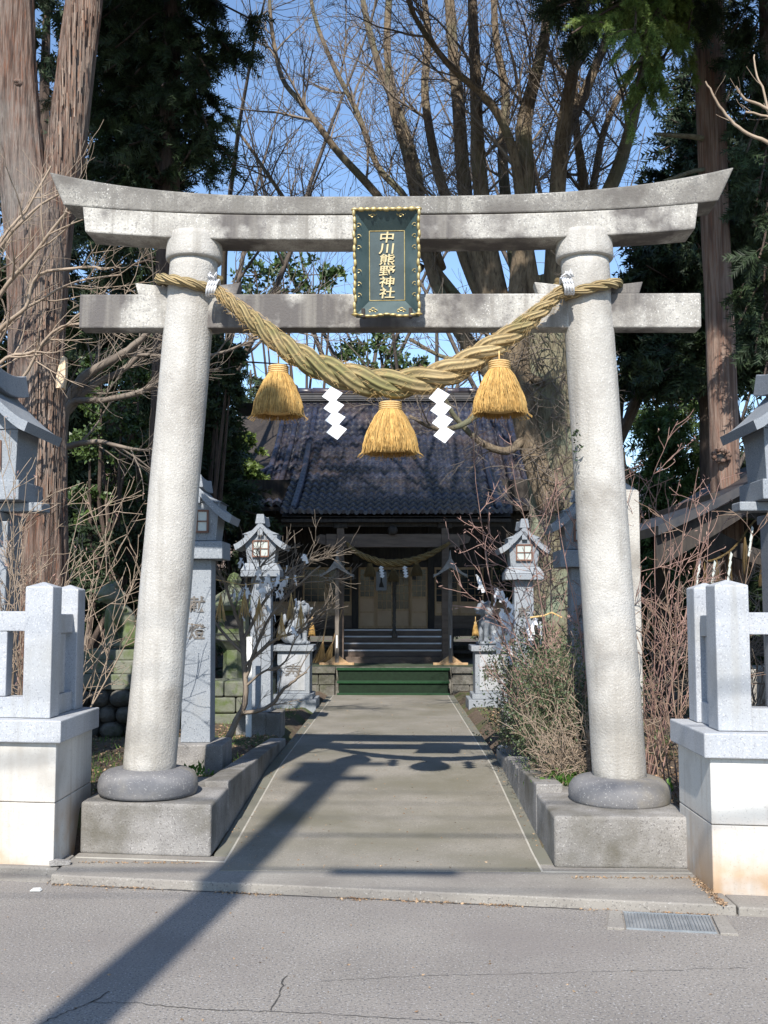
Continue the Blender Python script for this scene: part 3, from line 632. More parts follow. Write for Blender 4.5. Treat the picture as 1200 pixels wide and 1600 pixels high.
def pedestal(label, x, Y, z, W, H, ch=True):
    p = thing('pedestal', label, 'pedestal', (x, Y, z), 0, 'lion pedestals')
    MB().span((-W*.72, -W*.72, -.1), (W*.72, W*.72, .13)).build('plinth', lantern_st, p, bevel=.008); MB().span((-W*.6, -W*.6, .132), (W*.6, W*.6, .20)).build('plinth', lantern_st, p, bevel=.008)
    MB().span((-W*.5, -W*.5, .202), (W*.5, W*.5, H-.082)).build('shaft', lantern_st, p, bevel=.006)
    MB().span((-W*.62, -W*.62, H-.08), (W*.62, W*.62, H)).build('cap', lantern_st, p, bevel=.008); MB().span((-W*.36, -W*.5-.008, .25), (W*.36, -W*.5-.001, H-.13)).build('panel', granite_pale, p, bevel=.003)
    if ch: link('carved_character', text_mesh('奉' if x < 0 else '献', W*.55, .001, .003), engrave, p, loc=(0, -W*.5-.0105, .48))
pedestal('granite pedestal under the left guardian lion near the shrine', P(462, 15.3), 15.3, .10, .46, .88)
pedestal('granite pedestal under the right guardian lion near the shrine', P(764, 15.3), 15.3, .10, .46, .88)
komainu('guardian_lion', 'grey stone guardian lion left of the shrine steps, facing right', (P(464, 15.3), 15.3, .98), math.pi+.5, 1.08, lantern_st, 1)
komainu('guardian_lion', 'grey stone guardian lion right of the shrine steps, facing left', (P(764, 15.3), 15.3, .98), .45, 1.08, lantern_st, 1)
for x, lb in ((488, 'left'), (742, 'right')):
    tassel('neck_tassel', 'small straw tassel at the neck of the %s guardian lion' % lb, 'straw tassels on the guardian lions', (P(x, 15.0), 15.0, 1.32), .2, .09, 120, 9)
# old mossy statue, left
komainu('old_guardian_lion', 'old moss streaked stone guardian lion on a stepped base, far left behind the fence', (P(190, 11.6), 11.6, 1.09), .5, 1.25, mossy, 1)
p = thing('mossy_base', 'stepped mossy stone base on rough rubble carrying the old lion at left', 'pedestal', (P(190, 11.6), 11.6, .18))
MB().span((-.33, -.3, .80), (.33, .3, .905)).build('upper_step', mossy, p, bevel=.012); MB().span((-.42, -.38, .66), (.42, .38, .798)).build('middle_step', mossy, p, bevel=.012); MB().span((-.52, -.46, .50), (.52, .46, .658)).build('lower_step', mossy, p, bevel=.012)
b = MB(); r_ = random.Random(8)
for z in (0, .16, .33):
    x = -.56
    while x < .55: 
        wd = r_.uniform(.14, .26); ell(b, (x+wd/2, -.42+r_.uniform(-.02, .02), z+.08), (wd*.53, .14, .095), None, 10, 7); x += wd
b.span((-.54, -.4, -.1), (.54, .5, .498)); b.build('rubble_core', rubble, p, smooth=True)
# ---------------- shrine hall ----------------
SO = Vector((-.06, 20.6, .06)); SL = -SO
SH = thing('shrine_hall', 'dark timber shrine hall with glazed tile roof at the end of the path', 'shrine', SO)
def sb(a, b, nm, mat, par=SH, bev=0, lab=None):
    o = MB().span(a, b).build(nm, mat, par, bevel=bev)
    if par is SH: o.location = SL
    if lab: o['label'] = lab
    return o
def prof(K, y):
    for (y0, z0), (y1, z1) in zip(K[:-1], K[1:]):
        if y <= y1: return lerp(z0, z1, (y-y0)/(y1-y0))
    return K[-1][1]
KM_ = [tuple(q) for q in spline([(20.3, 3.42), (21.3, 3.80), (22.3, 4.42), (23.5, 5.22), (25.0, 6.35)], 8)]
KK_ = [tuple(q) for q in spline([(18.55, 3.10), (19.6, 3.52), (20.6, 3.98), (22.0, 4.62), (23.2, 5.22)], 8)]
def tiles(K, rows, lim, x0, x1, y0, y1, pitch=.155, up=lambda x, y: 0):
    b = MB(); nx_ = int((x1-x0)/pitch*6); xs_ = [x0+(x1-x0)*i/nx_ for i in range(nx_+1)]
    for r in range(rows):
        ya, yb = lerp(y0, y1, r/rows), lerp(y0, y1, (r+1)/rows)
        prev = None
        for yy, off in ((ya, .0), (ya, .066), (lerp(ya, yb, .5), .042), (yb+.02, .018)):
            ring = []
            for x in xs_:
                ph = (x/pitch) % 1; wv = .5+.5*math.cos(2*math.pi*ph); wv = .048*wv**.8
                jy = .008*nv((math.floor(x/pitch), r, 1), 3.1)
                ring.append((x, yy+(jy if yy == ya else 0)-.006*math.cos(2*math.pi*ph), prof(K, yy)+off+wv+up(x, yy)+.012*nv((x, yy, 0), .8)))
            n = len(b.v); b.v += ring
            if prev is not None:
                for i in range(nx_):
                    xm = (xs_[i]+xs_[i+1])/2
                    if abs(xm) <= lim(ya): b.f.append([prev+i, prev+i+1, n+i+1, n+i][::-1])
            prev = n
    return b
lm = lambda y: 2.66 if y > 22.2 else 2.66+(22.2-y)/1.9*1.15
upm = lambda x, y: .16*max(0, (abs(x)-2.4)/1.4)**2*max(0, min(1, (22.4-y)/2))
rfm = tiles(KM_, 20, lm, -3.85, 3.85, 20.3, 25.0, up=upm).build('main_roof', tile, SH, smooth=False, loc=SL)
rk = tiles(KK_, 16, lambda y: 2.06-(y-18.55)*.02, -2.1, 2.1, 18.55, 23.1, up=lambda x, y: .03+.04*max(0, abs(x)-1.5)).build('porch_roof', tile, SH, loc=SL)
for o_ in (rfm, rk): o_.rotation_euler = (0, 0, 0)
# eave tile ends, porch
b = MB()
for k in range(27):
    x = -2.015+k*.155; b.tube([(x, 18.53, 3.10+.075), (x, 18.6, 3.10+.085)], .036, 8)
b.build('eave_tile', tile, rk)
def rdg(P, r, nm, par, mt=tile):
    b = MB(); pts = spline(P, 10); pts = [Vector(p) for p in pts]; L = sum((pts[i+1]-pts[i]).length for i in range(len(pts)-1)); n = int(L/.16)
    for i in range(n):
        a = pts[int(i/n*(len(pts)-1))]; c = pts[int((i+1)/n*(len(pts)-1))]
        if (c-a).length > .01: b.tube([a, a+(c-a)*.75, c+(c-a)*.05], [r*1.12, r, r*.86], 8)
    return b.build(nm, mt, par, smooth=True)
pm = lambda y, o=.09: prof(KM_, y)+o
pk = lambda y, o=.11: prof(KK_, y)+o
for s in (-1, 1):
    rdg([(s*1.9, 24.6, pm(24.6)), (s*1.9, 23.4, pm(23.4)), (s*1.86, 22.3, pk(22.3)), (s*1.82, 20.4, pk(20.4)), (s*1.83, 18.65, pk(18.65, .10))], .062, 'descending_ridge', rfm)
    for x in (2.32, 2.62): rdg([(s*x, 24.7, pm(24.7)), (s*x, 23.4, pm(23.4)), (s*(x+.03), 22.1, pm(22.1)), (s*(x+.05), 21.55, pm(21.55))], .062, 'verge_ridge', rfm)
    rdg([(s*2.66, 22.2, pm(22.2)), (s*3.2, 21.3, pm(21.3)+upm(3.2, 21.3)), (s*3.85, 20.3, pm(20.3)+upm(3.85, 20.3)+.03)], .06, 'hip_ridge', rfm)
    # hip side slope and gable
    b = MB(); b.loft([[(s*2.64, y, prof(KM_, 22.2)+.03) for y in (22.2, 23.5, 25, 26.5, 27.8)], [(s*3.85, y, 3.5+z) for y, z in ((20.3, .1), (22.5, 0), (25, 0), (27.5, 0), (29.7, .1))]], cap=False, closed=False)
    b.build('side_slope', tile_dk, rfm)
    b = MB(); b.prism([(22.3, 4.3), (27.7, 4.3), (25, 6.25)], 0, .06); b.v = [(s*2.5+y, x, z) for x, y, z in b.v]; o = b.build('gable_wall', wood_dark, SH); o.location = SL
for o_ in rfm.children: pass
b = MB(); b.loft([[(x, y, z) for x in (-3.85, 3.85)] for y, z in ((25, 6.35), (27.5, 4.6), (29.7, 3.5))], cap=False, closed=False); b.build('back_slope', tile_dk, rfm)
rg = MB().span((-2.35, 24.85, 6.3), (2.35, 25.15, 6.5)).build('ridge', tile_dk, rfm)
b = MB()
for k in range(5): b.span((-2.38-.01*k, 24.8+k*.02, 6.36+k*.045), (2.38+.01*k, 25.2-k*.02, 6.382+k*.045))
b.build('ridge_course', tile_dk, rg); rdg([(-2.5, 25, 6.62), (2.5, 25, 6.62)], .09, 'ridge_cap', rg)
for s in (-1, 1): MB().prism([(s*2.35, 6.3), (s*2.55, 6.35), (s*2.68, 6.75), (s*2.6, 6.95), (s*2.45, 6.8), (s*2.35, 6.75)][::s], 24.85, 25.15).build('ridge_ornament', tile_dk, rg, bevel=.02)
# soffits and rafters
sb((-3.7, 20.25, 3.34), (3.7, 20.32, 3.42), 'fascia', wood_dark); sb((-2.03, 18.6, 3.0), (2.03, 18.66, 3.10), 'fascia', wood_dark)
b = MB()
for K, x0, x1, ya, yb in ((KM_, -3.75, 3.75, 20.32, 24.5), (KK_, -2.03, 2.03, 18.6, 22.5)):
    ys_ = [lerp(ya, yb, i/8) for i in range(9)]; b.loft([[(x0, y, prof(K, y)-.03), (x1, y, prof(K, y)-.03), (x1, y, prof(K, y)-.06), (x0, y, prof(K, y)-.06)] for y in ys_])
b.build('soffit_boards', wood_dark, SH, loc=SL)
b = MB()
for k in range(26): x = -1.98+k*.158; b.loft([[(x-.025, y, prof(KK_, y)-.06), (x+.025, y, prof(KK_, y)-.06), (x+.025, y, prof(KK_, y)-.13), (x-.025, y, prof(KK_, y)-.13)] for y in (18.66, 19.6, 20.6)])
for k in range(30):
    x = -3.6+k*.248
    if abs(x) > 2.05: b.loft([[(x-.03, y, prof(KM_, y)-.06), (x+.03, y, prof(KM_, y)-.06), (x+.03, y, prof(KM_, y)-.14), (x-.03, y, prof(KM_, y)-.14)] for y in (20.34, 21.3, 22)])
b.build('rafters', wood_dark, SH, loc=SL)
# podium and floor, stone facing
PZ = .50
sb((-3.6, 17.95, -.1), (-1.03, 28, PZ), 'stone_podium', rubble, bev=.01); sb((.93, 17.95, -.1), (3.6, 28, PZ), 'stone_podium', rubble, bev=.01); sb((-1.028, 18.0, -.1), (.928, 28, PZ-.002), 'stone_podium', rubble)
b = MB()
for side in (-1, 1):
    b = MB()
    for r in range(2):
        x = -3.6 if side < 0 else .94
        while x < (-1.05 if side < 0 else 3.55):
            w_ = rnd.uniform(.28, .45); b.span((x+.008, 17.90, .02+r*.19), (min(x+w_, -1.04 if side < 0 else 3.6), 17.948, .2+r*.19)); x += w_+.004
    sb((-3.62 if side < 0 else .93, 17.86, .405), (-1.03 if side < 0 else 3.62, 17.949, PZ+.002), 'podium_coping', rubble)
    b.build('podium_facing', rubble, SH, bevel=.012, loc=SL)
# wooden steps with bright nosings
y0, FZ = 18.95, 1.08; n = 5
for k in range(n):
    z = PZ+(FZ-PZ)*(k+1)/n; y = y0+k*.24; st = sb((-.98, y, PZ if k == 0 else PZ+(FZ-PZ)*k/n-.03), (.86, y+.30, z), 'step', wood_step)
    if k: MB().span((-.975, y-.008, z-.022+.0), (.855, y+.012, z+.003)).build('nosing', white_metal, st)
for x in (-1.02, .90): MB().loft([[(x-.035, 18.9, PZ), (x+.035, 18.9, PZ), (x+.035, 18.9, PZ+.12), (x-.035, 18.9, PZ+.12)], [(x-.035, 20.2, PZ), (x+.035, 20.2, PZ), (x+.035, 20.2, FZ+.06), (x-.035, 20.2, FZ+.06)]]).build('step_stringer', wood_dark, SH, loc=SL)
sb((-3.3, 20.12, .95), (3.2, 28, FZ), 'floor', wood_dark)
for s in (-1, 1):      # veranda skirt
    xa, xb = (-3.2, -1.06) if s < 0 else (.94, 3.1)
    for z in (.62, .78): sb((xa, 20.2, z), (xb, 20.24, z+.06), 'skirt_board', wood_dark)
    for k in range(4): x = lerp(xa+.1, xb-.1, k/3); sb((x-.05, 20.18, PZ), (x+.05, 20.28, .95), 'floor_post', wood_dark)
# walls, porch posts, lintels
sb((-3.1, 20.75, FZ), (-3.0, 27.8, 3.6), 'side_wall', wood_dark); sb((2.9, 20.75, FZ), (3.0, 27.8, 3.6), 'side_wall', wood_dark); sb((-3.1, 27.7, FZ), (3.0, 27.8, 3.6), 'back_wall', wood_dark)
sb((-3.1, 20.72, 2.36), (3.0, 20.82, 4.0), 'upper_wall', wood_dark); sb((-3.0, 22.4, FZ), (2.9, 22.45, 2.4), 'inner_screen', wood_dark)
for x in (-3.02, -1.90, -.80, .68, 1.78, 2.9): sb((x-.06, 20.64, FZ), (x+.06, 20.76, 3.6), 'wall_post', wood_dark, bev=.004)
for x in (-.99, .87):
    q = sb((x-.065, 18.72, PZ+.06), (x+.065, 18.85, 3.02), 'porch_post', wood_step, bev=.01); MB().span((x-.1, 18.69, PZ), (x+.1, 18.88, PZ+.058)).build('post_shoe', granite_dark, q)
    MB().span((x-.13, 18.70, 2.90), (x+.13, 18.87, 3.01)).build('bracket', wood_dark, q, bevel=.02)
sb((-1.25, 18.735, 2.56), (1.13, 18.835, 2.80), 'porch_lintel', wood_step, bev=.01); sb((-2.0, 18.75, 2.93), (1.95, 18.83, 3.03), 'porch_purlin', wood_dark)
for s, x in ((-1, -1.25), (1, 1.13)): MB().prism([(x, 2.6), (x+s*.16, 2.64), (x+s*.2, 2.74), (x+s*.1, 2.8), (x, 2.78)][::s], 18.75, 18.82).build('lintel_nose', wood_step, SH, bevel=.01, loc=SL)
ell_ = MB(); ell(ell_, (-.06, 18.66, 2.86), (.09, .05, .09)); ell_.build('carved_boss', wood_dark, SH, smooth=True, loc=SL)
sb((-3.0, 20.66, 2.28), (2.9, 20.74, 2.36), 'door_lintel', wood_dark)
# sliding doors
def panel(x0, x1, y, z0, z1, zs, nxb, nzb, nm, wf=wood_tan, pan=wood_panel, glz=True):
    d = MB().span((x0, y, z0), (x0+.035, y+.03, z1)).span((x1-.035, y, z0), (x1, y+.03, z1)).span((x0+.035, y, z0), (x1-.035, y+.03, z0+.05)).span((x0+.035, y, z1-.045), (x1-.035, y+.03, z1)).span((x0+.035, y, zs-.02), (x1-.035, y+.03, zs+.02)).build(nm, wf, SH, loc=SL)
    MB().span((x0+.035, y+.012, z0+.05), (x1-.035, y+.022, zs-.02)).build('lower_panel', pan, d)
    MB().span((x0+.035, y+.016, zs+.02), (x1-.035, y+.020, z1-.045)).build('glass_pane', glass, d)
    g = MB()
    for k in range(1, nxb): x = lerp(x0+.035, x1-.035, k/nxb); g.span((x-.004, y+.006, zs+.02), (x+.004, y+.014, z1-.045))
    for k in range(1, nzb): z = lerp(zs+.02, z1-.045, k/nzb); g.span((x0+.035, y+.005, z-.004), (x1-.035, y+.0135, z+.004))
    g.build('muntins', wf, d)
    if pan is wood_panel and zs-z0 > .3: MB().span((x0+.035, y+.004, z0+.30), (x1-.035, y+.024, z0+.33)).build('mid_rail', wf, d) if zs-z0 > .5 else None
for k in range(4):
    x0 = -.735+k*.337; panel(x0, x0+.337, 20.67+(.035 if k in (1, 2) else 0), FZ, 2.27, 1.68 if k in (0, 3) else 1.44, 3, 5, 'sliding_door')
for x0, x1 in ((-1.83, -1.36), (-1.355, -.87), (.75, 1.22), (1.225, 1.71), (-2.95, -2.46), (-2.455, -1.97), (1.85, 2.33), (2.335, 2.83)): panel(x0, x1, 20.69, FZ+.25, 2.27, 1.58, 3, 5, 'lattice_window')
sb((-1.84, 20.67, FZ), (-.86, 20.73, FZ+.245), 'window_sill_panel', wood_step); sb((.74, 20.67, FZ), (1.72, 20.73, FZ+.245), 'window_sill_panel', wood_step)
# porch rope, tassels, papers, bell rope, notice
hp = [at(x, y, 18.66) for x, y in ((541, 848), (556, 862), (580, 874), (607, 880), (640, 877), (672, 866), (703, 848))]
tag(rope('porch_rope', [Vector(q) for q in spline(hp, 10)], lambda u: .028+.045*math.sin(math.pi*u), lambda u: 1/.42, rope_gold), 'golden twisted rope hung across the shrine porch', 'rope')
for i, (x, y, lb) in enumerate(((578, 880, 'left'), (615, 888, 'middle'), (651, 879, 'right'))): tassel('straw_tassel', '%s of the three small dull tassels under the shrine porch rope' % lb, 'tassels under the porch rope', at(x, y, 18.63), .24, .2, 260, 20+i, rope_gold, rope_gold)
shide(at(596, 884, 18.6), .22, .085, 'small white zigzag paper on the left of the porch rope', 'zigzag papers on the porch'); shide(at(633, 884, 18.6), .22, .085, 'small white zigzag paper on the right of the porch rope', 'zigzag papers on the porch')
bp = [at(616, 893, 19.2), at(616, 940, 19.2), at(616, 985, 19.2), at(617, 996, 19.2)]
tag(rope('bell_rope', [Vector(q) for q in spline(bp, 8)], lambda u: .035 if u < .9 else .055, lambda u: 3, rope_mat('grey rope', (.10, .09, .08), (.16, .14, .12), (.1, .09, .08))), 'thick grey bell rope hanging in front of the shrine doors', 'bell rope')
c = at(596, 908, 20.3); nb = thing('hanging_notice', 'pale notice sheet with a dark drawing hanging before the shrine doors', 'notice', c)
MB().span((-.10, -.004, -.18), (.10, .004, .18)).build('sheet', M('grey sheet', [(.28, .30, .33), (.33, .35, .38)], 8), nb); MB().prism([(-.05, -.12), (.05, -.12), (.03, -.05), (.012, .0), (.01, .1), (-.01, .1), (-.02, -.02), (-.04, -.06)], -.007, -.0045).build('ink_figure', wood_dark, nb)
# small roofed stands either side of the steps
def stand(label, X, Y):
    t = thing('roofed_post', label, 'roofed post', (X, Y, PZ), 0, 'roofed posts beside the shrine steps')
    MB().span((-.035, -.035, .05), (.035, .035, 1.62)).build('pole', wood_grey, t, bevel=.004)
    MB().span((-.30, -.05, 0), (.30, .05, .05)).build('foot_beam', wood_tan, t, bevel=.006)
    for s in (-1, 1): MB().prism([(s*.035, .05), (s*.2, .05), (s*.035, .17)][::s], -.02, .02).build('foot_brace', wood_tan, t)
    cv = [(.29*u, 1.88-.31*(1-(1-u)**1.8)) for u in [i/8 for i in range(9)]]
    U = [(-x, z) for x, z in cv[::-1]]+cv[1:]; b = MB(); m = len(U)
    for yy in (-.17, .17): b.v += [(x, yy, z) for x, z in U]+[(x, yy, 1.515+.17*(1-abs(x)/.29)) for x, z in U]
    for i in range(m-1): b.f += [[i, i+1, 2*m+i+1, 2*m+i], [m+i+1, m+i, 3*m+i, 3*m+i+1], [i+1, i, m+i, m+i+1], [2*m+i, 2*m+i+1, 3*m+i+1, 3*m+i]]
    b.f += [[0, 2*m, 3*m, m], [m-1, 2*m-1, 4*m-1, 3*m-1]]; b.build('little_roof', shingle, t)
    MB().prism([(-.02, 1.84), (.02, 1.84), (.0, 1.99)], -.18, .18).build('roof_crest', shingle, t)
    MB().span((-.012, -.04, .30), (.012, -.0355, .52)).build('paper_slip', paper, t)
stand('small roofed post left of the shrine steps', P(527, 18.4), 18.4); stand('small roofed post right of the shrine steps', P(703, 18.4), 18.4)
# straw brooms
def broom(label, X, tilt):
    t = thing('broom', label, 'broom', (X, 18.6, PZ), 0, 'brooms by the shrine steps'); t.rotation_euler = (rad(-6), rad(tilt), 0)
    b = MB().tube([(0, 0, .3), (0, 0, 1.0)], .013, 8); b.build('handle', wood_tan, t); b = Twigs(); r = random.Random(int(X*99))
    for k in range(120): a = r.uniform(0, 6.28); e = r.uniform(0, 1); b.add([(.02*e*math.cos(a), .02*e*math.sin(a), .38), (.06*e*math.cos(a), .04*e*math.sin(a), .2), (.13*e*math.cos(a), .07*e*math.sin(a), .02)], [.003, .003, .002])
    b.build('bristles', rope_gold, t)
broom('straw broom leaning left of the shrine steps, nearer the lion', P(500, 18.6), 8); broom('straw broom leaning beside the left roofed post', P(511, 18.6), 15)
# artificial turf on the podium steps
G = thing('turf_mat', 'green artificial turf mat laid over the low steps at the end of the path', 'mat', (-.05, 17.5, .08))
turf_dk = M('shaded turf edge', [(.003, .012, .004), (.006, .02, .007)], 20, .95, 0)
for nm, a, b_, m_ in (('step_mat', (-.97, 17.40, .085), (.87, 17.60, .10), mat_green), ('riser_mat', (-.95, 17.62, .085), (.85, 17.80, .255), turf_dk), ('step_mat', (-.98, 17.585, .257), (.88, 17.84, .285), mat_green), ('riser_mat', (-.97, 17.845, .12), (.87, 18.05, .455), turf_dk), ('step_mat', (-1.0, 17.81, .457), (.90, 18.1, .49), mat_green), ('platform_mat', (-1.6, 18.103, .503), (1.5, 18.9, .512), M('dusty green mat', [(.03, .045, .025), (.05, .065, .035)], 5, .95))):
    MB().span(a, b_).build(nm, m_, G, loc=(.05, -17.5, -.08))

# ---------------- water pavilion at right ----------------
W_ = thing('water_pavilion', 'open dark roofed purification pavilion at the right edge behind the fence', 'pavilion', (4.35, 12.6, .15)); WL = -Vector((4.35, 12.6, .15))
def wb(a, b, nm, mat=wood_dark, bev=.006): o = MB().span(a, b).build(nm, mat, W_, bevel=bev); o.location = WL; return o
cv = [(1.62*u, 3.27-.98*(u**.92)+.10*u*u) for u in [i/8 for i in range(9)]]
U = [(4.35-x, z) for x, z in cv[::-1]]+[(4.35+x, z) for x, z in cv[1:]]; b = MB(); m = len(U)
for yy in (11.0, 14.2): b.v += [(x, yy, z) for x, z in U]+[(x, yy, z-.10) for x, z in U]
for i in range(m-1): b.f += [[i, i+1, 2*m+i+1, 2*m+i], [m+i+1, m+i, 3*m+i, 3*m+i+1], [i+1, i, m+i, m+i+1], [2*m+i, 2*m+i+1, 3*m+i+1, 3*m+i]]
b.f += [[0, 2*m, 3*m, m], [m-1, 2*m-1, 4*m-1, 3*m-1]]; rfw = b.build('roof', tile_dk, W_, loc=WL)
b = MB(); Ub = [(x, z-.11) for x, z in U]; Lb = [(x, z-.28-.10*abs(x-4.35)) for x, z in U]
for yy in (11.12, 11.18): b.v += [(x, yy, z) for x, z in Ub]+[(x, yy, z) for x, z in Lb]
for i in range(m-1): b.f += [[i+1, i, m+i, m+i+1], [2*m+i, 2*m+i+1, 3*m+i+1, 3*m+i], [m+i+1, m+i, 3*m+i, 3*m+i+1]]
b.build('barge_board', wood_dark, rfw)
for x in (3.42, 5.28):
    for y in (11.5, 13.7): wb((x-.075, y-.075, .1), (x+.075, y+.075, 2.62), 'post')
for y in (11.5, 13.7):
    wb((3.2, y-.05, 2.5), (5.5, y+.05, 2.66), 'head_beam'); b = MB(); R = []
    for i in range(17):
        u = -1+i/8; R.append([(4.35+u*.86, y-.05, 1.95+.20*u*u), (4.35+u*.86, y+.05, 1.95+.20*u*u), (4.35+u*.86, y+.05, 2.10+.26*u*u), (4.35+u*.86, y-.05, 2.10+.26*u*u)])
    b.loft(R).build('curved_beam', wood_dark, W_, loc=WL)
for x in (3.42, 5.28): wb((x-.05, 11.3, 2.64), (x+.05, 13.9, 2.76), 'side_beam')
wb((3.3, 13.68, .9), (5.3, 13.76, 1.05), 'back_rail')
BAS = thing('water_basin', 'rough stone water basin under the pavilion roof', 'basin', (4.35, 12.6, .15)); MB().loft([[(sx*x, sy*y, z) for sx, sy in ((-1, -1), (1, -1), (1, 1), (-1, 1))] for x, y, z in ((.5, .34, 0), (.58, .4, .3), (.6, .42, .68), (.5, .32, .68), (.46, .28, .5))]).build('trough', granite_old, BAS, bevel=.03); MB().span((-.46, -.28, .58), (.46, .28, .6)).build('water_surface', glass, BAS)
pr = [at(x, y, 11.4) for x, y in ((1078, 862), (1092, 873), (1110, 876), (1130, 868), (1150, 852), (1178, 815), (1205, 800))]
RR = thing('pavilion_rope', 'thin straw rope with hanging straw and papers strung under the pavilion roof', 'rope', pr[0]); RL = -Vector(pr[0])
sp_ = [Vector(q) for q in spline(pr, 10)]; rope('cord', sp_, lambda u: .012, lambda u: 6, rope_gold, 3, RR, 6).location = RL
for k in range(5):
    c = sp_[int(5+k*10)]; tw = Twigs()
    for j in range(16): a = rnd.uniform(-1, 1); tw.add([c, c+Vector((a*.02, rnd.uniform(-.02, .02), -.2)), c+Vector((a*.035, rnd.uniform(-.03, .03), -.38-rnd.uniform(0, .06)))], [.004, .003, .002])
    tw.build('straw_hank', rope_gold, RR).location = RL
for k in range(4):
    c = sp_[min(int(9+k*13), len(sp_)-1)]; b = MB()
    for q in range(4): x0 = c.x-.012*q; b.prism([(x0+.01, c.z-q*.08), (x0+.03, c.z-q*.08-.03), (x0+.01, c.z-q*.08-.10), (x0-.01, c.z-q*.08-.08)], c.y-.02-.002*q, c.y-.0192-.002*q)
    b.build('paper_slip', pane, RR).location = RL
tassel('straw_tassel', 'pale straw tassel hanging at the right end of the pavilion rope', None, at(1196, 868, 11.3), .35, .16, 200, 31, rope_gold, rope_gold)

# ---------------- old stone lantern and rubble at left, far houses ----------------
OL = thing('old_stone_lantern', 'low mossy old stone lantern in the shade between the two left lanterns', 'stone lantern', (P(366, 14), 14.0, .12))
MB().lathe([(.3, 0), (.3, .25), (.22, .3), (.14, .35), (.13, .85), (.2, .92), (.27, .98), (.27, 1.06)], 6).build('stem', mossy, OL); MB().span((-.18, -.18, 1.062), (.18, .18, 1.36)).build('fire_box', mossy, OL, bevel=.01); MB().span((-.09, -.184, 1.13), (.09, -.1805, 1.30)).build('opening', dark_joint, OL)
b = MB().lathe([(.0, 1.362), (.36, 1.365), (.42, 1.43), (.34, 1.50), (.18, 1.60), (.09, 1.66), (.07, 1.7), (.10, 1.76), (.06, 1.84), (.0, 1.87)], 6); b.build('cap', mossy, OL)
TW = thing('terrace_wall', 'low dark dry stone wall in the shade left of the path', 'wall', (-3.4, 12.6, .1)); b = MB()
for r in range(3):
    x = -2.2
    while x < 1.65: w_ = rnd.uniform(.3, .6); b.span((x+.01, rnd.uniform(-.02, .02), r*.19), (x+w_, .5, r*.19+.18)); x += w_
b.build('stone_blocks', mossy, TW, bevel=.02)  # shade on this masonry is put into the colour with the dark moss tone
def house(label, x, y, w_, d, h, rh, wall, roof, g=None):
    t = thing('house', label, 'house', (x, y, 0), 0, g); MB().span((-w_/2, 0, -.2), (w_/2, d, h)).build('wall', wall, t)
    MB().loft([[(-w_/2-.4, -.5, h-.1), (w_/2+.4, -.5, h-.1), (w_/2+.4, -.5, h+.02), (-w_/2-.4, -.5, h+.02)], [(-w_/2-.4, d/2, h+rh-.12), (w_/2+.4, d/2, h+rh-.12), (w_/2+.4, d/2, h+rh), (-w_/2-.4, d/2, h+rh)], [(-w_/2-.4, d+.5, h-.1), (w_/2+.4, d+.5, h-.1), (w_/2+.4, d+.5, h+.02), (-w_/2-.4, d+.5, h+.02)]]).build('roof', roof, t)
    for k in range(int(w_/2.2)):
        xx = -w_/2+1.1+k*2.2; f = MB().span((xx-.45, -.04, h-1.7), (xx+.45, -.002, h-.6)).build('window', white_metal, t); MB().span((xx-.4, -.046, h-1.65), (xx+.4, -.0405, h-.65)).build('window_glass', glass, f)
house('pale house seen low between the trunks behind the right pillar', 11.0, 34, 8, 6, 4.0, 1.6, plaster, tile_dk)
house('old low house with a brown roof seen past the left lanterns', -7.6, 30, 6, 5, 2.2, 1.5, wood_grey, M('brown roof', [(.14, .1, .08), (.2, .15, .12)], 6))
house('pale house far left behind the dark trees', -15, 36, 9, 6, 4.5, 1.8, plaster, tile_dk)
# ---------------- utility pole across the street (casts the long shadow) ----------------
UP = thing('utility_pole', 'concrete utility pole with crossarms standing across the street', 'utility pole', (-2.13, -2.3, 0)); UP.rotation_euler = (0, .022, 0)
MB().tube([(0, 0, -.2), (0, 0, 10.7)], [.17, .125], 20).build('shaft', pole_m, UP, smooth=True)
for z, wd in ((10.5, .8), (9.9, .7)): MB().span((-wd*.5, -.06, z), (wd*.5, .04, z+.1)).build('crossarm', steel, UP)
MB().lathe([(0, 9.9), (.17, 9.92), (.18, 10.0), (.18, 10.35), (.14, 10.42), (0, 10.44)], 16, (-.2, 0)).build('transformer', pole_m, UP)
MB().span((.56, -.04, 7.50), (1.3, .04, 7.57)).build('cable_closure', wire_m, UP)
for k, (z, y, r) in enumerate(((9.45, .0, .006), (8.9, .25, .006), (8.9, -.2, .006), (8.2, .1, .016), (7.55, 0, .02), (7.1, .1, .008))):
    tag(MB().tube([(-30, -2.3+y, z+.5), (-14, -2.3+y, z-.1), (-1.89, -2.3+y, z), (14, -2.3+y, z-.12), (30, -2.3+y, z+.5)], r, 5).build('overhead_cable', wire_m), 'black overhead cable strung along the street above the road', 'cable', 'overhead cables along the street')
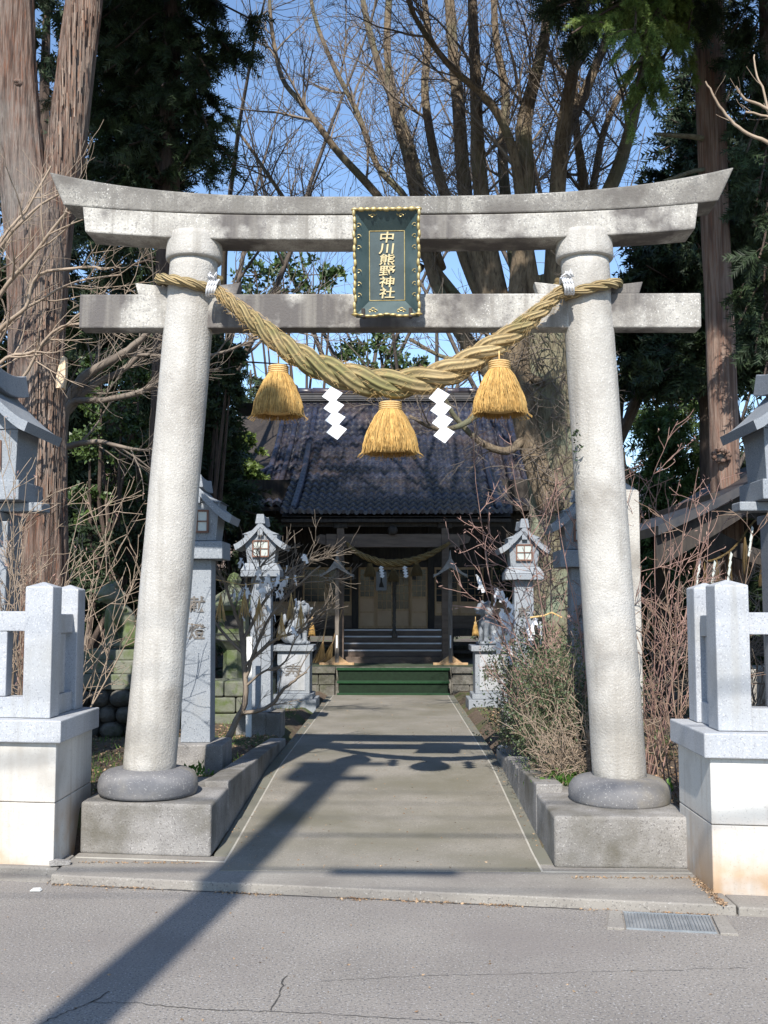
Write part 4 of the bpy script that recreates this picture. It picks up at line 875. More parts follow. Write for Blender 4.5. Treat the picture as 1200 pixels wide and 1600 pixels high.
# ---------------- vegetation ----------------
R3 = random.Random(11); NR = np.random.default_rng(7)
def rdir(r=R3):
    while True:
        v = Vector((r.uniform(-1, 1), r.uniform(-1, 1), r.uniform(-1, 1)))
        if .05 < v.length < 1: return v.normalized()
def spray(n=9, droop=.25, wd=.05):              # feathery sprig of unit length along +z
    V = [(-.02, 0, 0), (.02, 0, 0), (0, -droop*.3, 1)]
    for i in range(n):
        t = .08+.85*i/n; y = -droop*.3*t*t
        for s in (-1, 1):
            L = .36*(1-t*.55); b = (0, y, t); d = Vector((s*.75, .35*math.sin(i*2.3+s), .7)).normalized()
            V += [(b[0]-.0, b[1], b[2]-wd), (b[0]+.0, b[1], b[2]+wd*.7), (d.x*L, b[1]+d.y*L, b[2]+d.z*L)]
    return np.array(V, float)
def place(tpl, C, D, Sc):                       # copies of a triangle soup at C facing D scaled Sc
    C, D, Sc = np.asarray(C), np.asarray(D), np.asarray(Sc); D = D/np.linalg.norm(D, axis=1, keepdims=True)
    u = np.cross(D, NR.normal(size=D.shape)); u /= np.linalg.norm(u, axis=1, keepdims=True)+1e-9; v = np.cross(D, u)
    V = C[:, None, :]+Sc[:, None, None]*(tpl[None, :, 0:1]*u[:, None, :]+tpl[None, :, 1:2]*v[:, None, :]+tpl[None, :, 2:3]*D[:, None, :])
    return V.reshape(-1, 3)
def soup(name, Vs, mat, parent=None):
    V = np.concatenate(Vs) if isinstance(Vs, list) else Vs; return np_mesh(name, V, np.arange(len(V)).reshape(-1, 3), mat, parent)
SPR = spray(9); SPR_S = spray(5, wd=.08)
LEAF = np.array([(-.0, 0, 0), (.5, .1, .55), (-.5, .1, .55), (.5, .1, .55), (0, -.05, 1.1), (-.5, .1, .55)], float)*np.array([.55, .6, 1])
def leaf_cluster(C, rad_, n, size):             # rhombic leaves scattered in blobs
    C = np.asarray(C); k = len(C); P_ = np.repeat(C, n, axis=0)+NR.normal(size=(k*n, 3))*np.repeat(np.asarray(rad_)*.45, n)[:, None]*np.array([1, 1, .75])
    D = NR.normal(size=(k*n, 3))+np.array([0, 0, .2]); return place(LEAF, P_, D, NR.uniform(.7, 1.3, k*n)*size)
def wander(p, d, L, n, wig, bend=Vector((0, 0, 0)), r=R3):
    P_ = [Vector(p)]; d = Vector(d).normalized()
    for i in range(n): d = (d+rdir(r)*wig+bend).normalized(); P_.append(P_[-1]+d*(L/n))
    return P_
def branchlets(tw, P_, Rr, n, L, depth, r=R3, bend=Vector((0, 0, .08)), wig=.22, tmin=.15, spread=.9, rmin=.0022, tips=None):
    m = len(P_)-1
    for i in range(n):
        t = r.uniform(tmin, 1)*m; k = min(int(t), m-1); a = P_[k].lerp(P_[k+1], t-k); rr = lerp(Rr[k], Rr[k+1], t-k)
        d = (P_[k+1]-P_[k]).normalized(); q = rdir(r); q = (q-d*q.dot(d)).normalized(); d = (d*(1.0)+q*spread*r.uniform(.6, 1.5)).normalized()
        Lc = L*r.uniform(.45, 1.1); C = wander(a, d, Lc, 5 if depth > 0 else 4, wig, bend, r)
        r0 = max(min(rr*.6, Lc*.018), rmin*1.5); Rc = [max(r0*(1-.75*j/(len(C)-1)), rmin) for j in range(len(C))]
        tw.add(C, Rc)
        if tips is not None and depth == 0: tips.append(C[-1])
        if depth > 0: branchlets(tw, C, Rc, max(2, int(n*.6)), L*.55, depth-1, r, bend, wig, .1, spread, rmin, tips)
def trunk_mesh(P_, Rr, name, mat, parent, n=40, rough=.06, sub=5, freq=3.):
    Q = spline([(*p, r) for p, r in zip(P_, Rr)], sub); rings = []; T_ = [Vector(Q[min(i+1, len(Q)-1)][:3])-Vector(Q[max(i-1, 0)][:3]) for i in range(len(Q))]
    u = Vector((1, 0, 0)); L = 0; b = MB()
    for i, q in enumerate(Q):
        t = T_[i].normalized(); u = (u-t*u.dot(t)).normalized(); v = t.cross(u); p = Vector(q[:3]); R_ = q[3]; ring = []
        for k in range(n):
            a = 2*math.pi*k/n; ca, sa = math.cos(a), math.sin(a)
            f = 1+rough*nv((ca*freq, sa*freq, p.z*.55), 1)*1.6+rough*.8*nv((ca*freq*3, sa*freq*3, p.z*1.2), 1)+(rough*.7*nv((ca*15, sa*15, p.z*1.3), 1) if n > 50 else 0)
            ring.append(p+(u*ca+v*sa)*R_*f)
        rings.append(ring)
    return b.loft(rings).build(name, mat, parent, smooth=True)
def pxl(L_, Y, Yend=None):                       # traced limb: (px, py, radius px)
    o, rr = [], []
    for i, (x, y, r) in enumerate(L_):
        Yc = lerp(Y, Yend if Yend else Y, i/(len(L_)-1)); o.append(at(x, y, Yc)); rr.append(r/1650*Yc)
    return o, rr
# --- left twin-stemmed cedar ---
C1 = thing('cedar_tree', 'big cedar with two grey-brown peeling stems forking at the upper left behind the fence', 'tree', at(56, 1110, 10)); CL = -Vector(C1.location)
def sub(o, off): o.location = off; return o
P_, Rr = pxl([(62, 1150, 50), (60, 1000, 46), (58, 780, 44), (56, 640, 43), (58, 500, 44), (62, 380, 50), (66, 320, 52)], 10)
sub(trunk_mesh(P_, Rr, 'trunk', bark_cedar, C1, 110, .07, 6, 4), CL)
P_, Rr = pxl([(58, 420, 42), (44, 320, 40), (34, 240, 36), (28, 160, 33), (24, 60, 31), (22, -80, 29), (18, -420, 22), (14, -900, 10)], 10, 9.8); sub(trunk_mesh(P_, Rr, 'stem', bark_cedar, C1, 100, .08, 7, 4), CL)
P_, Rr = pxl([(62, 420, 44), (84, 330, 33), (100, 250, 31), (110, 180, 30), (120, 100, 29), (132, 0, 28), (142, -120, 26), (160, -420, 20), (170, -900, 9)], 10, 10.1); sub(trunk_mesh(P_, Rr, 'stem', bark_cedar, C1, 100, .08, 7, 4), CL)
b = MB()                                           # peeling bark strips
for k in range(900):
    st = R3.random(); y = R3.uniform(-20, 800)
    if y > 400: cx, hw = 58, 42
    elif st < .5: cx, hw = lerp(22, 44, max(0, y)/400), 31
    else: cx, hw = lerp(132, 72, max(0, y)/400), 28
    a = R3.uniform(-1.25, 1.25); Yc = 10-hw/165*math.cos(a)*1.01; c = at(cx+hw*math.sin(a)*.99, y, Yc-.012); h = R3.uniform(.04, .2); w_ = R3.uniform(.003, .008); n = Vector((math.sin(a), -math.cos(a), 0)); s_ = Vector((math.cos(a), math.sin(a), 0))
    o_ = n*R3.uniform(.0, .02); b.v += [c-s_*w_-Vector((0, 0, h)), c+s_*w_-Vector((0, 0, h)), c+s_*w_*.7+Vector((0, 0, h))+o_, c-s_*w_*.7+Vector((0, 0, h))+o_]; q = len(b.v); b.f.append([q-4, q-3, q-2, q-1])
b.v = [tuple(v) for v in b.v]; sub(b.build('bark_strip', bark_strip, C1), CL); C1.children[-1]['kind'] = 'stuff'
c = at(97, 582, 9.72); b = MB().loft([[c+Vector((x, y, z)) for x, y in ((-w_, -.02), (w_, -.03), (w_*.7, .08), (-w_, .08))] for w_, z, in ((.035, -.15), (.045, -.05), (.03, .08), (.012, .15))]); b.v = [(x+.10*(z-c.z), y, z) for x, y, z in b.v]; sub(b.build('torn_stub', heart, C1), CL)
# knot on the left stem
c = at(28, 130, 9.76); b = MB(); ell(b, c, (.06, .05, .045)); ell(b, c+Vector((0, -.03, 0)), (.03, .03, .02)); sub(b.build('knot', bark_cedar, C1, smooth=True), CL)

def cedar_crown(name_parent, branches, mat, spr=.34, per=46, tpl=SPR, limb_mat=bark_cedar_dk, droop=.5, off=None, nm='crown'):
    C, D, Sc = [], [], []; tw = Twigs()
    for a, e, L in branches:                    # start, direction, length
        P0 = wander(a, e, L, 7, .12, Vector((0, 0, -.05))); tw.add(P0, [max(.012, L*.014*(1-i/8)) for i in range(8)])
        for k in range(max(3, int(L*5))):       # side shoots carrying sprays
            t = R3.uniform(.2, 1)*7; i = min(int(t), 6); q = P0[i].lerp(P0[i+1], t-i); d = (P0[i+1]-P0[i]).normalized()
            s = rdir(); s.z *= .4; sd = (d*.6+s).normalized(); Ls = L*.30*R3.uniform(.4, 1)*(1.15-t/9); P1 = wander(q, sd, Ls, 4, .2, Vector((0, 0, -.12)))
            tw.add(P1, [.008, .007, .006, .004, .003])
            for j in range(int(per*Ls/(.5))):
                u = R3.random()**.7*4; i2 = min(int(u), 3); c_ = P1[i2].lerp(P1[i2+1], u-i2); dd = (P1[i2+1]-P1[i2]).normalized()+rdir()*.9+Vector((0, 0, -droop*.6))
                C.append(tuple(c_)); D.append(tuple(dd)); Sc.append(spr*R3.uniform(.5, 1.15))
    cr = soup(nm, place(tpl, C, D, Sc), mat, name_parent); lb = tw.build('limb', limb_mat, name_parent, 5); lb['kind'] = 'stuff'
    if off is not None: cr.location = off; lb.location = off
    return cr
# crown of the twin cedar, mostly above the picture: shades the shrine front
br = []
for k in range(30):
    z = R3.uniform(8.6, 12.0); a = R3.uniform(0, 2*math.pi); L = R3.uniform(1.8, 4.4)*(1-(z-8)/12)
    if math.sin(a) < -.2 and z < 9: continue
    br.append((Vector((-3.3+R3.uniform(-.2, .2), 10, z)), Vector((math.cos(a), math.sin(a), .12)), L))
for k in range(12): br.append((Vector((-3.1, 10, R3.uniform(9.0, 11.5))), Vector((1, R3.uniform(-.4, .35), R3.uniform(.0, .35))), R3.uniform(2.8, 4.8)))
cedar_crown(C1, br, leaf_dark, .42, 30, off=CL)

# --- dark cedar behind, its foliage fills the upper left ---
def cedar(label, X, Y, z0, base_r, br, mat=leaf_dark, top=15, spr=.36, per=44, bk=bark_cedar_dk, tpl=SPR, group=None, lean=0, crown='crown', kind='cedar_tree'):
    t = thing(kind, label, 'tree', (X, Y, z0), 0, group); off = -Vector((X, Y, z0))
    P_ = [Vector((X+lean*(z/top)**1.0, Y, z0+z-.3)) for z in [top*i/10 for i in range(11)]]; Rr = [base_r*(1-.85*i/10)+(.05*base_r/.2 if i == 0 else 0) for i in range(11)]
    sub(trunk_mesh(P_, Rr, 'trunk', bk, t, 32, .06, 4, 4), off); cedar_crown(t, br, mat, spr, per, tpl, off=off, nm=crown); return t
def to(a, px, py, Y):
    q = at(px, py, Y); d = q-a; return (a, d.normalized(), d.length)
X2, Y2 = at(262, 400, 12.5).x, 12.5; br = []
for (px, py, zs, Yt) in [(410, 20, 9.2, 12), (400, 90, 9.0, 12.2), (395, 160, 8.2, 12.6), (400, 205, 7.6, 12.4), (330, 230, 7.0, 12.2), (300, 255, 6.9, 12.6), (285, 285, 6.6, 12.8), (240, 300, 6.3, 12.3), (350, 120, 8.6, 11.8), (300, 60, 9.0, 11.8), (260, 140, 8.0, 11.6), (230, 200, 7.2, 11.8), (200, 260, 6.6, 12), (350, 30, 9.5, 12.6), (330, 190, 7.4, 12.9), (250, 30, 9.0, 13.2), (240, 230, 7.0, 13.2), (190, 330, 6, 12.6), (100, 200, 7.4, 13.4), (110, 60, 8.6, 13.4), (80, 300, 6.6, 13.2), (130, 420, 5.8, 13.2), (220, 90, 8.6, 12), (180, 20, 9.4, 12.2), (290, 10, 9.6, 12.4), (370, 170, 8.3, 12), (120, 140, 8, 13), (310, 150, 8.1, 12.2), (270, 190, 7.6, 12.4), (340, 80, 8.9, 12.8), (380, 0, 9.8, 12.3), (150, 30, 9.4, 12.8), (160, 110, 8.6, 12.6), (175, 180, 8, 12.8), (150, 250, 7.2, 12.4), (140, 320, 6.6, 12.8), (200, 60, 9, 12.9), (165, 380, 6.2, 12.6), (200, 300, 6.6, 12.9), (90, 20, 9.6, 13), (75, 120, 8.6, 13.2), (220, 280, 6.8, 12.4), (310, 230, 7.4, 12.5), (230, 130, 8.1, 12.8), (190, 180, 7.6, 12.8), (270, 90, 8.8, 12.9)]:
    br.append(to(Vector((X2, Y2, zs)), px, py, Yt))
for px in range(130, 330, 22):
    for py in range(10, 250, 45): br.append(to(Vector((X2, Y2, 6.4+(250-py)*.013)), px+R3.uniform(-10, 10), py, Y2+R3.uniform(-.7, .9)))
for k in range(14): z = R3.uniform(9, 15); a = R3.uniform(0, 6.28); br.append((Vector((X2, Y2, z)), Vector((math.cos(a), math.sin(a), .1)), R3.uniform(1.2, 2.8)*(1.3-(z-8)/10)))
cedar('dark cedar whose black-green boughs fill the upper left sky', X2, Y2, .1, .22, br, leaf_dark, 15, .34, 44)

# --- right cedars ---
X3, Y3 = at(1118, 300, 12).x, 12.2
T3 = thing('cedar_tree', 'tall straight cedar with bare pinkish trunk right of the torii beam', 'tree', (X3, Y3, .1)); o3 = -Vector((X3, Y3, .1))
P_, Rr = pxl([(1143, 1130, 28), (1140, 900, 25), (1134, 760, 23), (1129, 620, 22), (1124, 480, 22), (1118, 360, 22), (1112, 200, 23), (1108, 60, 23), (1104, -100, 21), (1100, -500, 18), (1096, -900, 8)], 12.2)
sub(trunk_mesh(P_, Rr, 'trunk', bark_smooth, T3, 56, .045, 6, 5), o3)
c = at(1126, 712, 12.0); b = MB()
for k in range(9): a = k*.7; ell(b, c+Vector((.085*math.cos(a), -.02, .06*math.sin(a))), (.035, .04, .03))
sub(b.build('knot', bark_cedar, T3, smooth=True), o3); b = MB(); ell(b, c+Vector((-.02, -.03, -.03)), (.05, .02, .045)); sub(b.build('knot_hole', dark_joint, T3), o3)
for (x0, y0, x1, y1, Ye, r0) in ((1100, 215, 1022, 208, 12, 5), (1100, 265, 1035, 283, 11.7, 4), (1098, 20, 1000, -60, 11, 6)):
    a, e = at(x0, y0, 12.1), at(x1, y1, Ye); tw = Twigs(); pp = [a.lerp(e, i/4)+rdir()*.015 for i in range(5)]; tw.add(pp, [r0/1650*12*(1-.12*i) for i in range(5)]); sub(tw.build('dead_branch', bark_trunk, T3, 7), o3)
br = []
for (px, py, zs, Yt) in [(935, -10, 10, 10), (950, 10, 9.6, 10.2), (975, 30, 9.4, 10), (995, 10, 9.6, 10.2), (1015, 10, 9.6, 10.6), (1025, 70, 9.0, 10.2), (1035, 15, 9.6, 11), (1050, 60, 9.2, 11.2), (1065, 20, 9.4, 11.4)]:
    br.append(to(Vector((X3, Y3, zs)), px, py-25, Yt))
cedar_crown(T3, br, leaf_bright, .2, 34, off=o3, droop=1.6, nm='hanging_sprays')
br = []
for (px, py, zs, Yt) in [(1180, 40, 9, 12.6), (1190, 130, 8.4, 12.4), (1175, 200, 7.8, 12.7), (1190, 260, 7.4, 12.4), (1170, 330, 7.0, 12.8), (1195, 380, 6.6, 12.4), (1180, 450, 6.2, 12.6), (1160, 520, 5.8, 13), (1150, 90, 8.9, 13), (1165, 400, 6.4, 12.8), (1170, 150, 8.4, 11.6), (1195, 320, 7, 11.8)]:
    br.append(to(Vector((X3, Y3, zs)), px+30, py, Yt))
for k in range(26): z = R3.uniform(9.4, 15); a = R3.uniform(0, 6.28); br.append((Vector((X3, Y3, z)), Vector((math.cos(a), math.sin(a), .1)), R3.uniform(1.5, 3.2)*(1.3-(z-8)/12)))
cedar_crown(T3, br, leaf_dark, .36, 40, off=o3)
X4, Y4 = at(1212, 500, 11.4).x, 11.4; br = []
for (px, py, zs, Yt) in [(1160, 30, 8.6, 11), (1150, 90, 8.3, 11.2), (1165, 160, 7.8, 11), (1150, 230, 7.4, 11.3), (1160, 300, 6.8, 11), (1150, 350, 6.4, 11.3), (1165, 420, 6.0, 11), (1150, 470, 5.6, 11.4), (1170, 500, 5.4, 11.1), (1185, 550, 5.1, 11.2), (1180, 210, 7.3, 10.6), (1185, 380, 6.2, 10.6), (1190, 100, 8, 10.6), (1165, 560, 5.0, 11.6), (1190, 600, 4.9, 11.5)]:
    br.append(to(Vector((X4, Y4, zs)), px, py, Yt))
for k in range(26): z = R3.uniform(8, 13); a = R3.uniform(0, 6.28); br.append((Vector((X4, Y4, z)), Vector((math.cos(a), math.sin(a), .1)), R3.uniform(1.2, 2.4)*(1.3-(z-8)/12)))
cedar('dark cedar cut off by the right edge above the big lantern', X4, Y4, .1, .17, br, leaf_dark, 13, .32, 44)
# added tree, unseen past the right edge: second crown to shade the shrine front
br = []
for k in range(22):
    z = R3.uniform(8.6, 10.8); a = R3.uniform(math.pi*.55, math.pi*1.5); br.append((Vector((4.6, 9.2, z)), Vector((math.cos(a), math.sin(a)*.6, .15)), R3.uniform(2.0, 4.6)*(1.15-(z-8)/16)))
cedar('unseen cedar added outside the right edge, its crown shading the shrine front', 4.75, 9.2, .1, .2, br, leaf_dark, 14, .42, 30)

# --- background conifers and evergreens ---
def cone_tree(label, X, Y, H, W, mat, n, spr, z0=.0, base=.5, seed=1, group=None, kind='conifer_tree'):
    r = random.Random(seed); br = []
    for k in range(n):
        t = r.random()**1.15; z = z0+base+(H-base)*t; L = W*(1-t)**.75*r.uniform(.6, 1.1)+.15; a = r.uniform(0, 6.28); br.append((Vector((X, Y, z)), Vector((math.cos(a), math.sin(a), .25)), L))
    return cedar(label, X, Y, z0, H*.018, br, mat, H, spr, 34, bark_cedar_dk, SPR_S, group, kind=kind)
G1 = 'dark conifers behind the left fence'
for i, (px, Y, ytop, W, m, lb) in enumerate([(-60, 15, 60, 1.9, leaf_dark, 'dark conifer at the far left edge behind the twin cedar'), (78, 17, -150, 1.5, leaf_dark, 'dark conifer directly behind the twin cedar'), (180, 16, 360, 1.9, leaf_dark, 'dark conifer between the twin cedar and the left pillar'), (262, 19, 330, 1.5, leaf_dark, 'dark conifer behind the upper part of the left pillar'), (305, 18, 480, .95, leaf_dark, 'dark conifer just right of the left pillar'), (120, 21, 480, 2.4, leaf_dark, 'lower dark conifer filling the gap left of the pillar'), (392, 27, 560, 1.5, leaf_dark, 'far conifer rising above the left end of the shrine roof')]):
    q = at(px, ytop, Y); cone_tree(lb, q.x, Y, q.z, W, m, 120, .5, seed=i, group=G1, base=3.2 if px in (262, 305) else .3)
q = at(1046, 545, 24); cone_tree('mid green pointed conifer standing alone right of the right pillar', q.x, 24, q.z, 2.0, leaf_mid, 170, .5, seed=21, base=.3)
q = at(1090, 100, 18); cone_tree('dark conifer whose slope shows behind the right end of the top beam', q.x, 18, q.z, 2.0, leaf_dark, 220, .45, seed=22, base=5.4)
for i, (px, Y, yt, W, lb) in enumerate([(960, 30, 720, 2.0, 'low dark conifer far behind the right pillar'), (1180, 27, 640, 1.7, 'low dark conifer behind the pavilion roof'), (880, 34, 600, 2.6, 'far dark conifer behind the bare tree trunk'), (-150, 22, 300, 3, 'dark conifer beyond the left frame edge'), (1330, 20, 300, 3, 'dark conifer beyond the right frame edge'), (760, 36, 660, 2.4, 'far dark conifer behind the shrine roof ridge')]):
    q = at(px, yt, Y); cone_tree(lb, q.x, Y, q.z, W, leaf_dark, 90, .55, seed=40+i)
def broad_tree(label, X, Y, H, blobs, mat, n, size, tr=.12, seed=3, sparse=1, bk=bark_cedar_dk, kind='evergreen_tree', group=None):
    r = random.Random(seed); t = thing(kind, label, 'tree', (X, Y, 0), 0, group); off = -Vector((X, Y, 0)); tw = Twigs(); C = []; Rr = []
    base = Vector((X, Y, -.2)); fork = Vector((X, Y, H*.35)); sub(trunk_mesh([base, base.lerp(fork, .5)+rdir(r)*.05, fork], [tr*1.2, tr, tr*.8], 'trunk', bk, t, 16), off)
    for c, R_ in blobs:
        mid = fork.lerp(c, .5)+Vector((0, 0, -.2))+rdir(r)*.15; tw.add([fork, mid, c], [tr*.5, tr*.3, tr*.1])
        for k in range(int(9*sparse)):
            d = rdir(r); e = c+d*R_*r.uniform(.5, 1.0); tw.add([c, c.lerp(e, .5)+rdir(r)*.05, e], [tr*.12, tr*.08, .004]); C.append(tuple(e)); Rr.append(R_*r.uniform(.25, .5))
    sub(soup('crown', leaf_cluster(C, Rr, n, size), mat, t), off); l = sub(tw.build('limb', bk, t, 5), off); l['kind'] = 'stuff'; return t
def blobs(L_, Y, sp=.6, r=random.Random(5)): return [(at(x, y, Y+r.uniform(-sp, sp)), rp/1650*Y) for x, y, rp in L_]
broad_tree('sunlit yellow-green evergreen beside the left end of the shrine roof', at(378, 800, 21).x, 21, 3.6, blobs([(375, 740, 26), (395, 715, 24), (360, 700, 22), (402, 750, 20), (345, 745, 22), (385, 690, 16)], 21), leaf_yel, 60, .10)
broad_tree('loose broadleaf tree with sky showing through, between the beams left of the plaque', at(470, 700, 28).x, 28, 7.0, blobs([(400, 430, 34), (440, 410, 30), (480, 430, 34), (520, 430, 22), (450, 460, 32), (500, 460, 26), (380, 470, 36), (415, 500, 26)], 28), leaf_broad, 26, .15, .16, 7, 1.2)
broad_tree('loose broadleaf tree showing under the rope left of centre', at(570, 760, 30).x, 30, 6.2, blobs([(560, 530, 30), (600, 540, 26), (540, 565, 24), (620, 565, 22), (580, 590, 26), (655, 575, 18)], 30), leaf_broad, 24, .15, .16, 8, 1.2)
broad_tree('dense evergreen low behind the left pillar', at(330, 800, 17).x, 17, 4.4, blobs([(340, 640, 40), (360, 600, 24), (345, 560, 36), (360, 550, 24)], 17), leaf_dark, 90, .09, .14, 9)
broad_tree('holly-leaved evergreen between the twin cedar and left pillar', at(185, 800, 13).x, 13, 4.4, blobs([(150, 620, 34), (190, 640, 34), (160, 560, 30), (215, 600, 30), (205, 680, 30), (140, 690, 36), (180, 740, 34), (215, 760, 30), (130, 780, 34)], 13, .4), leaf_broad, 60, .065, .1, 10)
broad_tree('evergreen hedge tree dark behind the left bare shrub', at(130, 1000, 12.6).x, 12.6, 2.6, blobs([(100, 850, 50), (160, 830, 50), (210, 870, 44), (130, 920, 46), (60, 900, 50), (190, 940, 44), (20, 860, 50), (230, 820, 40)], 13, .3), leaf_dark, 110, .065, .1, 12)
broad_tree('dark evergreen shrub mass low beyond the right pillar', at(1040, 980, 16).x, 16, 2.2, blobs([(1010, 920, 40), (1050, 930, 40), (1090, 950, 36), (1030, 980, 40), (1070, 1000, 34), (985, 960, 34)], 17, .5), leaf_dark, 60, .075, .08, 13)
broad_tree('dark evergreen shrubs low right of the shrine hall', at(830, 960, 19).x, 19, 2.4, blobs([(800, 900, 40), (840, 880, 40), (880, 900, 40), (820, 950, 40), (870, 960, 40), (910, 930, 40)], 20, .5), leaf_dark, 60, .085, .08, 14)
broad_tree('dark evergreen shrubs low left of the shrine hall', at(370, 960, 22).x, 22, 3, blobs([(350, 840, 30), (395, 830, 30), (330, 880, 30)], 22, .4), leaf_dark, 50, .095, .08, 15)

# --- central bare tree, many-limbed ---
BT = thing('bare_tree', 'huge many-limbed leafless tree right of centre, its lichened trunk beside the far right lantern', 'tree', at(862, 1060, 13.4)); ob = -Vector(BT.location)
P_, Rr = pxl([(868, 1120, 46), (868, 1000, 40), (866, 880, 38), (864, 760, 40), (858, 680, 48), (854, 600, 52), (850, 520, 48), (848, 440, 40)], 13.4)
sub(trunk_mesh(P_, Rr, 'trunk', bark_trunk, BT, 72, .10, 6, 3.5), ob)
P_, Rr = pxl([(862, 800, 30), (830, 700, 30), (812, 600, 30), (806, 520, 27), (812, 420, 24), (822, 300, 24), (818, 200, 20), (836, 120, 15), (852, 50, 13), (862, -60, 11), (870, -250, 6)], 13.1, 12.8)
limbs = [
 ([(830, 660, 34), (790, 530, 26), (758, 440, 24), (735, 360, 20), (724, 280, 18), (717, 180, 16), (708, 80, 14), (700, -40, 12), (690, -250, 6)], 13.2, 14),
 ([(800, 560, 26), (768, 400, 22), (752, 300, 20), (745, 200, 16), (742, 100, 14), (738, 0, 12), (735, -200, 6)], 13.4, 13),
 ([(860, 520, 30), (866, 420, 26), (870, 320, 22), (876, 230, 19), (888, 150, 16), (902, 70, 13), (918, -20, 11), (935, -200, 5)], 13.2, 12.4),
 ([(868, 330, 16), (885, 210, 14), (905, 165, 13), (930, 105, 12), (950, 50, 10), (958, -20, 9), (965, -150, 4)], 13.6, 14.4),
 ([(880, 500, 18), (908, 340, 15), (912, 290, 13), (900, 200, 9), (898, 100, 7), (900, 0, 5)], 13.4, 14),
 ([(900, 480, 22), (935, 340, 20), (965, 265, 17), (985, 200, 15), (1000, 130, 13), (1015, 60, 11), (1030, -20, 9), (1050, -200, 4)], 13.3, 13.5),
 ([(820, 600, 20), (740, 440, 16), (700, 320, 14), (680, 250, 12), (664, 150, 10), (668, 60, 9), (660, -40, 7), (650, -200, 4)], 13.6, 15),
 ([(800, 620, 26), (720, 520, 18), (680, 440, 16), (655, 340, 14), (635, 240, 12), (612, 160, 10), (605, 60, 9), (610, -40, 8), (615, -200, 4)], 13.7, 15.5),
 ([(690, 420, 14), (660, 330, 12), (652, 270, 12), (625, 180, 10), (598, 120, 9), (575, 40, 8), (560, -40, 6)], 14.5, 15.5),
 ([(830, 560, 22), (800, 380, 16), (785, 250, 13), (790, 150, 11), (775, 60, 9), (770, -60, 7)], 13.9, 15),
 ([(835, 470, 20), (815, 320, 15), (800, 230, 12), (765, 160, 10), (700, 100, 8), (645, 20, 6), (625, -60, 4)], 13.0, 12.2),
 ([(890, 440, 14), (925, 300, 10), (945, 200, 8), (990, 110, 7), (1040, 40, 5), (1070, -20, 4)], 13.6, 14.6),
 ([(720, 470, 12), (640, 370, 10), (585, 300, 10), (530, 240, 9), (500, 200, 8), (470, 160, 7), (440, 120, 6), (424, 40, 5), (420, -40, 4)], 14.2, 15.4),
 ([(700, 460, 12), (640, 320, 9), (590, 260, 8), (560, 180, 7), (520, 100, 6), (490, 20, 5), (480, -60, 4)], 15, 16.5),
 ([(660, 420, 10), (590, 380, 8), (520, 370, 7), (460, 330, 6), (430, 290, 5), (390, 230, 4), (360, 190, 3)], 14.5, 15.5),
 ([(800, 640, 12), (760, 640, 9), (720, 665, 7), (680, 670, 5), (640, 650, 3.5)], 13.0, 11.8),
 ([(815, 690, 12), (790, 705, 10), (750, 690, 8), (710, 650, 6), (690, 610, 4)], 13.0, 12.4),
 ([(850, 600, 10), (770, 560, 7), (700, 560, 5), (640, 530, 4)], 13.0, 12.6)]
tips = []; tw = Twigs(); bend = Vector((0, 0, .07))
limbs.insert(0, ([(862, 800, 30), (830, 700, 30), (812, 600, 30), (806, 520, 27), (812, 420, 24), (822, 300, 24), (818, 200, 20), (836, 120, 15), (852, 50, 13), (862, -60, 11), (870, -250, 6)], 13.1, 12.8))
for i, (L_, Ya, Yb) in enumerate(limbs):
    P_, Rr = pxl([(x, y, r*.64) for x, y, r in L_], Ya, Yb); sub(trunk_mesh(P_, Rr, 'limb', bark_big, BT, 18, .10, 4, 3), ob)
    Q = spline([(*p, r) for p, r in zip(P_, Rr)], 4); QP = [Vector(q[:3]) for q in Q]; QR = [q[3] for q in Q]
    long = i < 16
    branchlets(tw, QP, QR, 13 if long else 7, 1.4 if long else .7, 2, R3, Vector((0, 0, .05 if long else -.02)), .20, .25, .9, .0030)
sub(tw.build('branches', twig_grey, BT, 3), ob)['kind'] = 'stuff'
# epicormic twigs on the low trunk
tw = Twigs()
for k in range(120):
    y = R3.uniform(480, 960); a = at(862+R3.uniform(-45, 45), y, 12.95); d = Vector((R3.uniform(-1, .8), -.5, R3.uniform(-.8, .5))); C = wander(a, d, R3.uniform(.3, 1.0), 6, .25, Vector((0, 0, -.06))); Rr = [.009-.0011*j for j in range(7)]; tw.add(C, Rr); branchlets(tw, C, Rr, 4, .35, 0, wig=.3, rmin=.0025)
sub(tw.build('trunk_twigs', twig_grey, BT, 3), ob)['kind'] = 'stuff'

# --- background bare trees filling the sky with fine twigs ---
def bare(label, X, Y, H, r0, seed, nl=9, mat=twig_dark, bk=bark_big, L=2.2, dens=9, group=None, rmin=.004, spread=.55, kind='bare_tree'):
    r = random.Random(seed); t = thing(kind, label, 'tree', (X, Y, 0), 0, group); off = -Vector((X, Y, 0)); tw = Twigs()
    tp = [Vector((X, Y, -.2)), Vector((X+r.uniform(-.1, .1), Y, H*.15)), Vector((X+r.uniform(-.2, .2), Y, H*.32))]; sub(trunk_mesh(tp, [r0*1.2, r0, r0*.85], 'trunk', bk, t, 16), off)
    for k in range(nl):
        a = 2*math.pi*k/nl+r.uniform(-.3, .3); C = wander(tp[2], Vector((math.cos(a)*spread, math.sin(a)*spread, 1)), H*r.uniform(.55, .72), 8, .10, Vector((0, 0, .05)), r); Rr = [max(r0*.5*(1-.12*j), .012) for j in range(9)]; tw.add(C, Rr); branchlets(tw, C, Rr, dens, L, 2, r, Vector((0, 0, .06)), .18, .1, .8, rmin)
    sub(tw.build('branches', mat, t, 4), off)['kind'] = 'stuff'; return t
G2 = 'leafless trees far behind the torii'
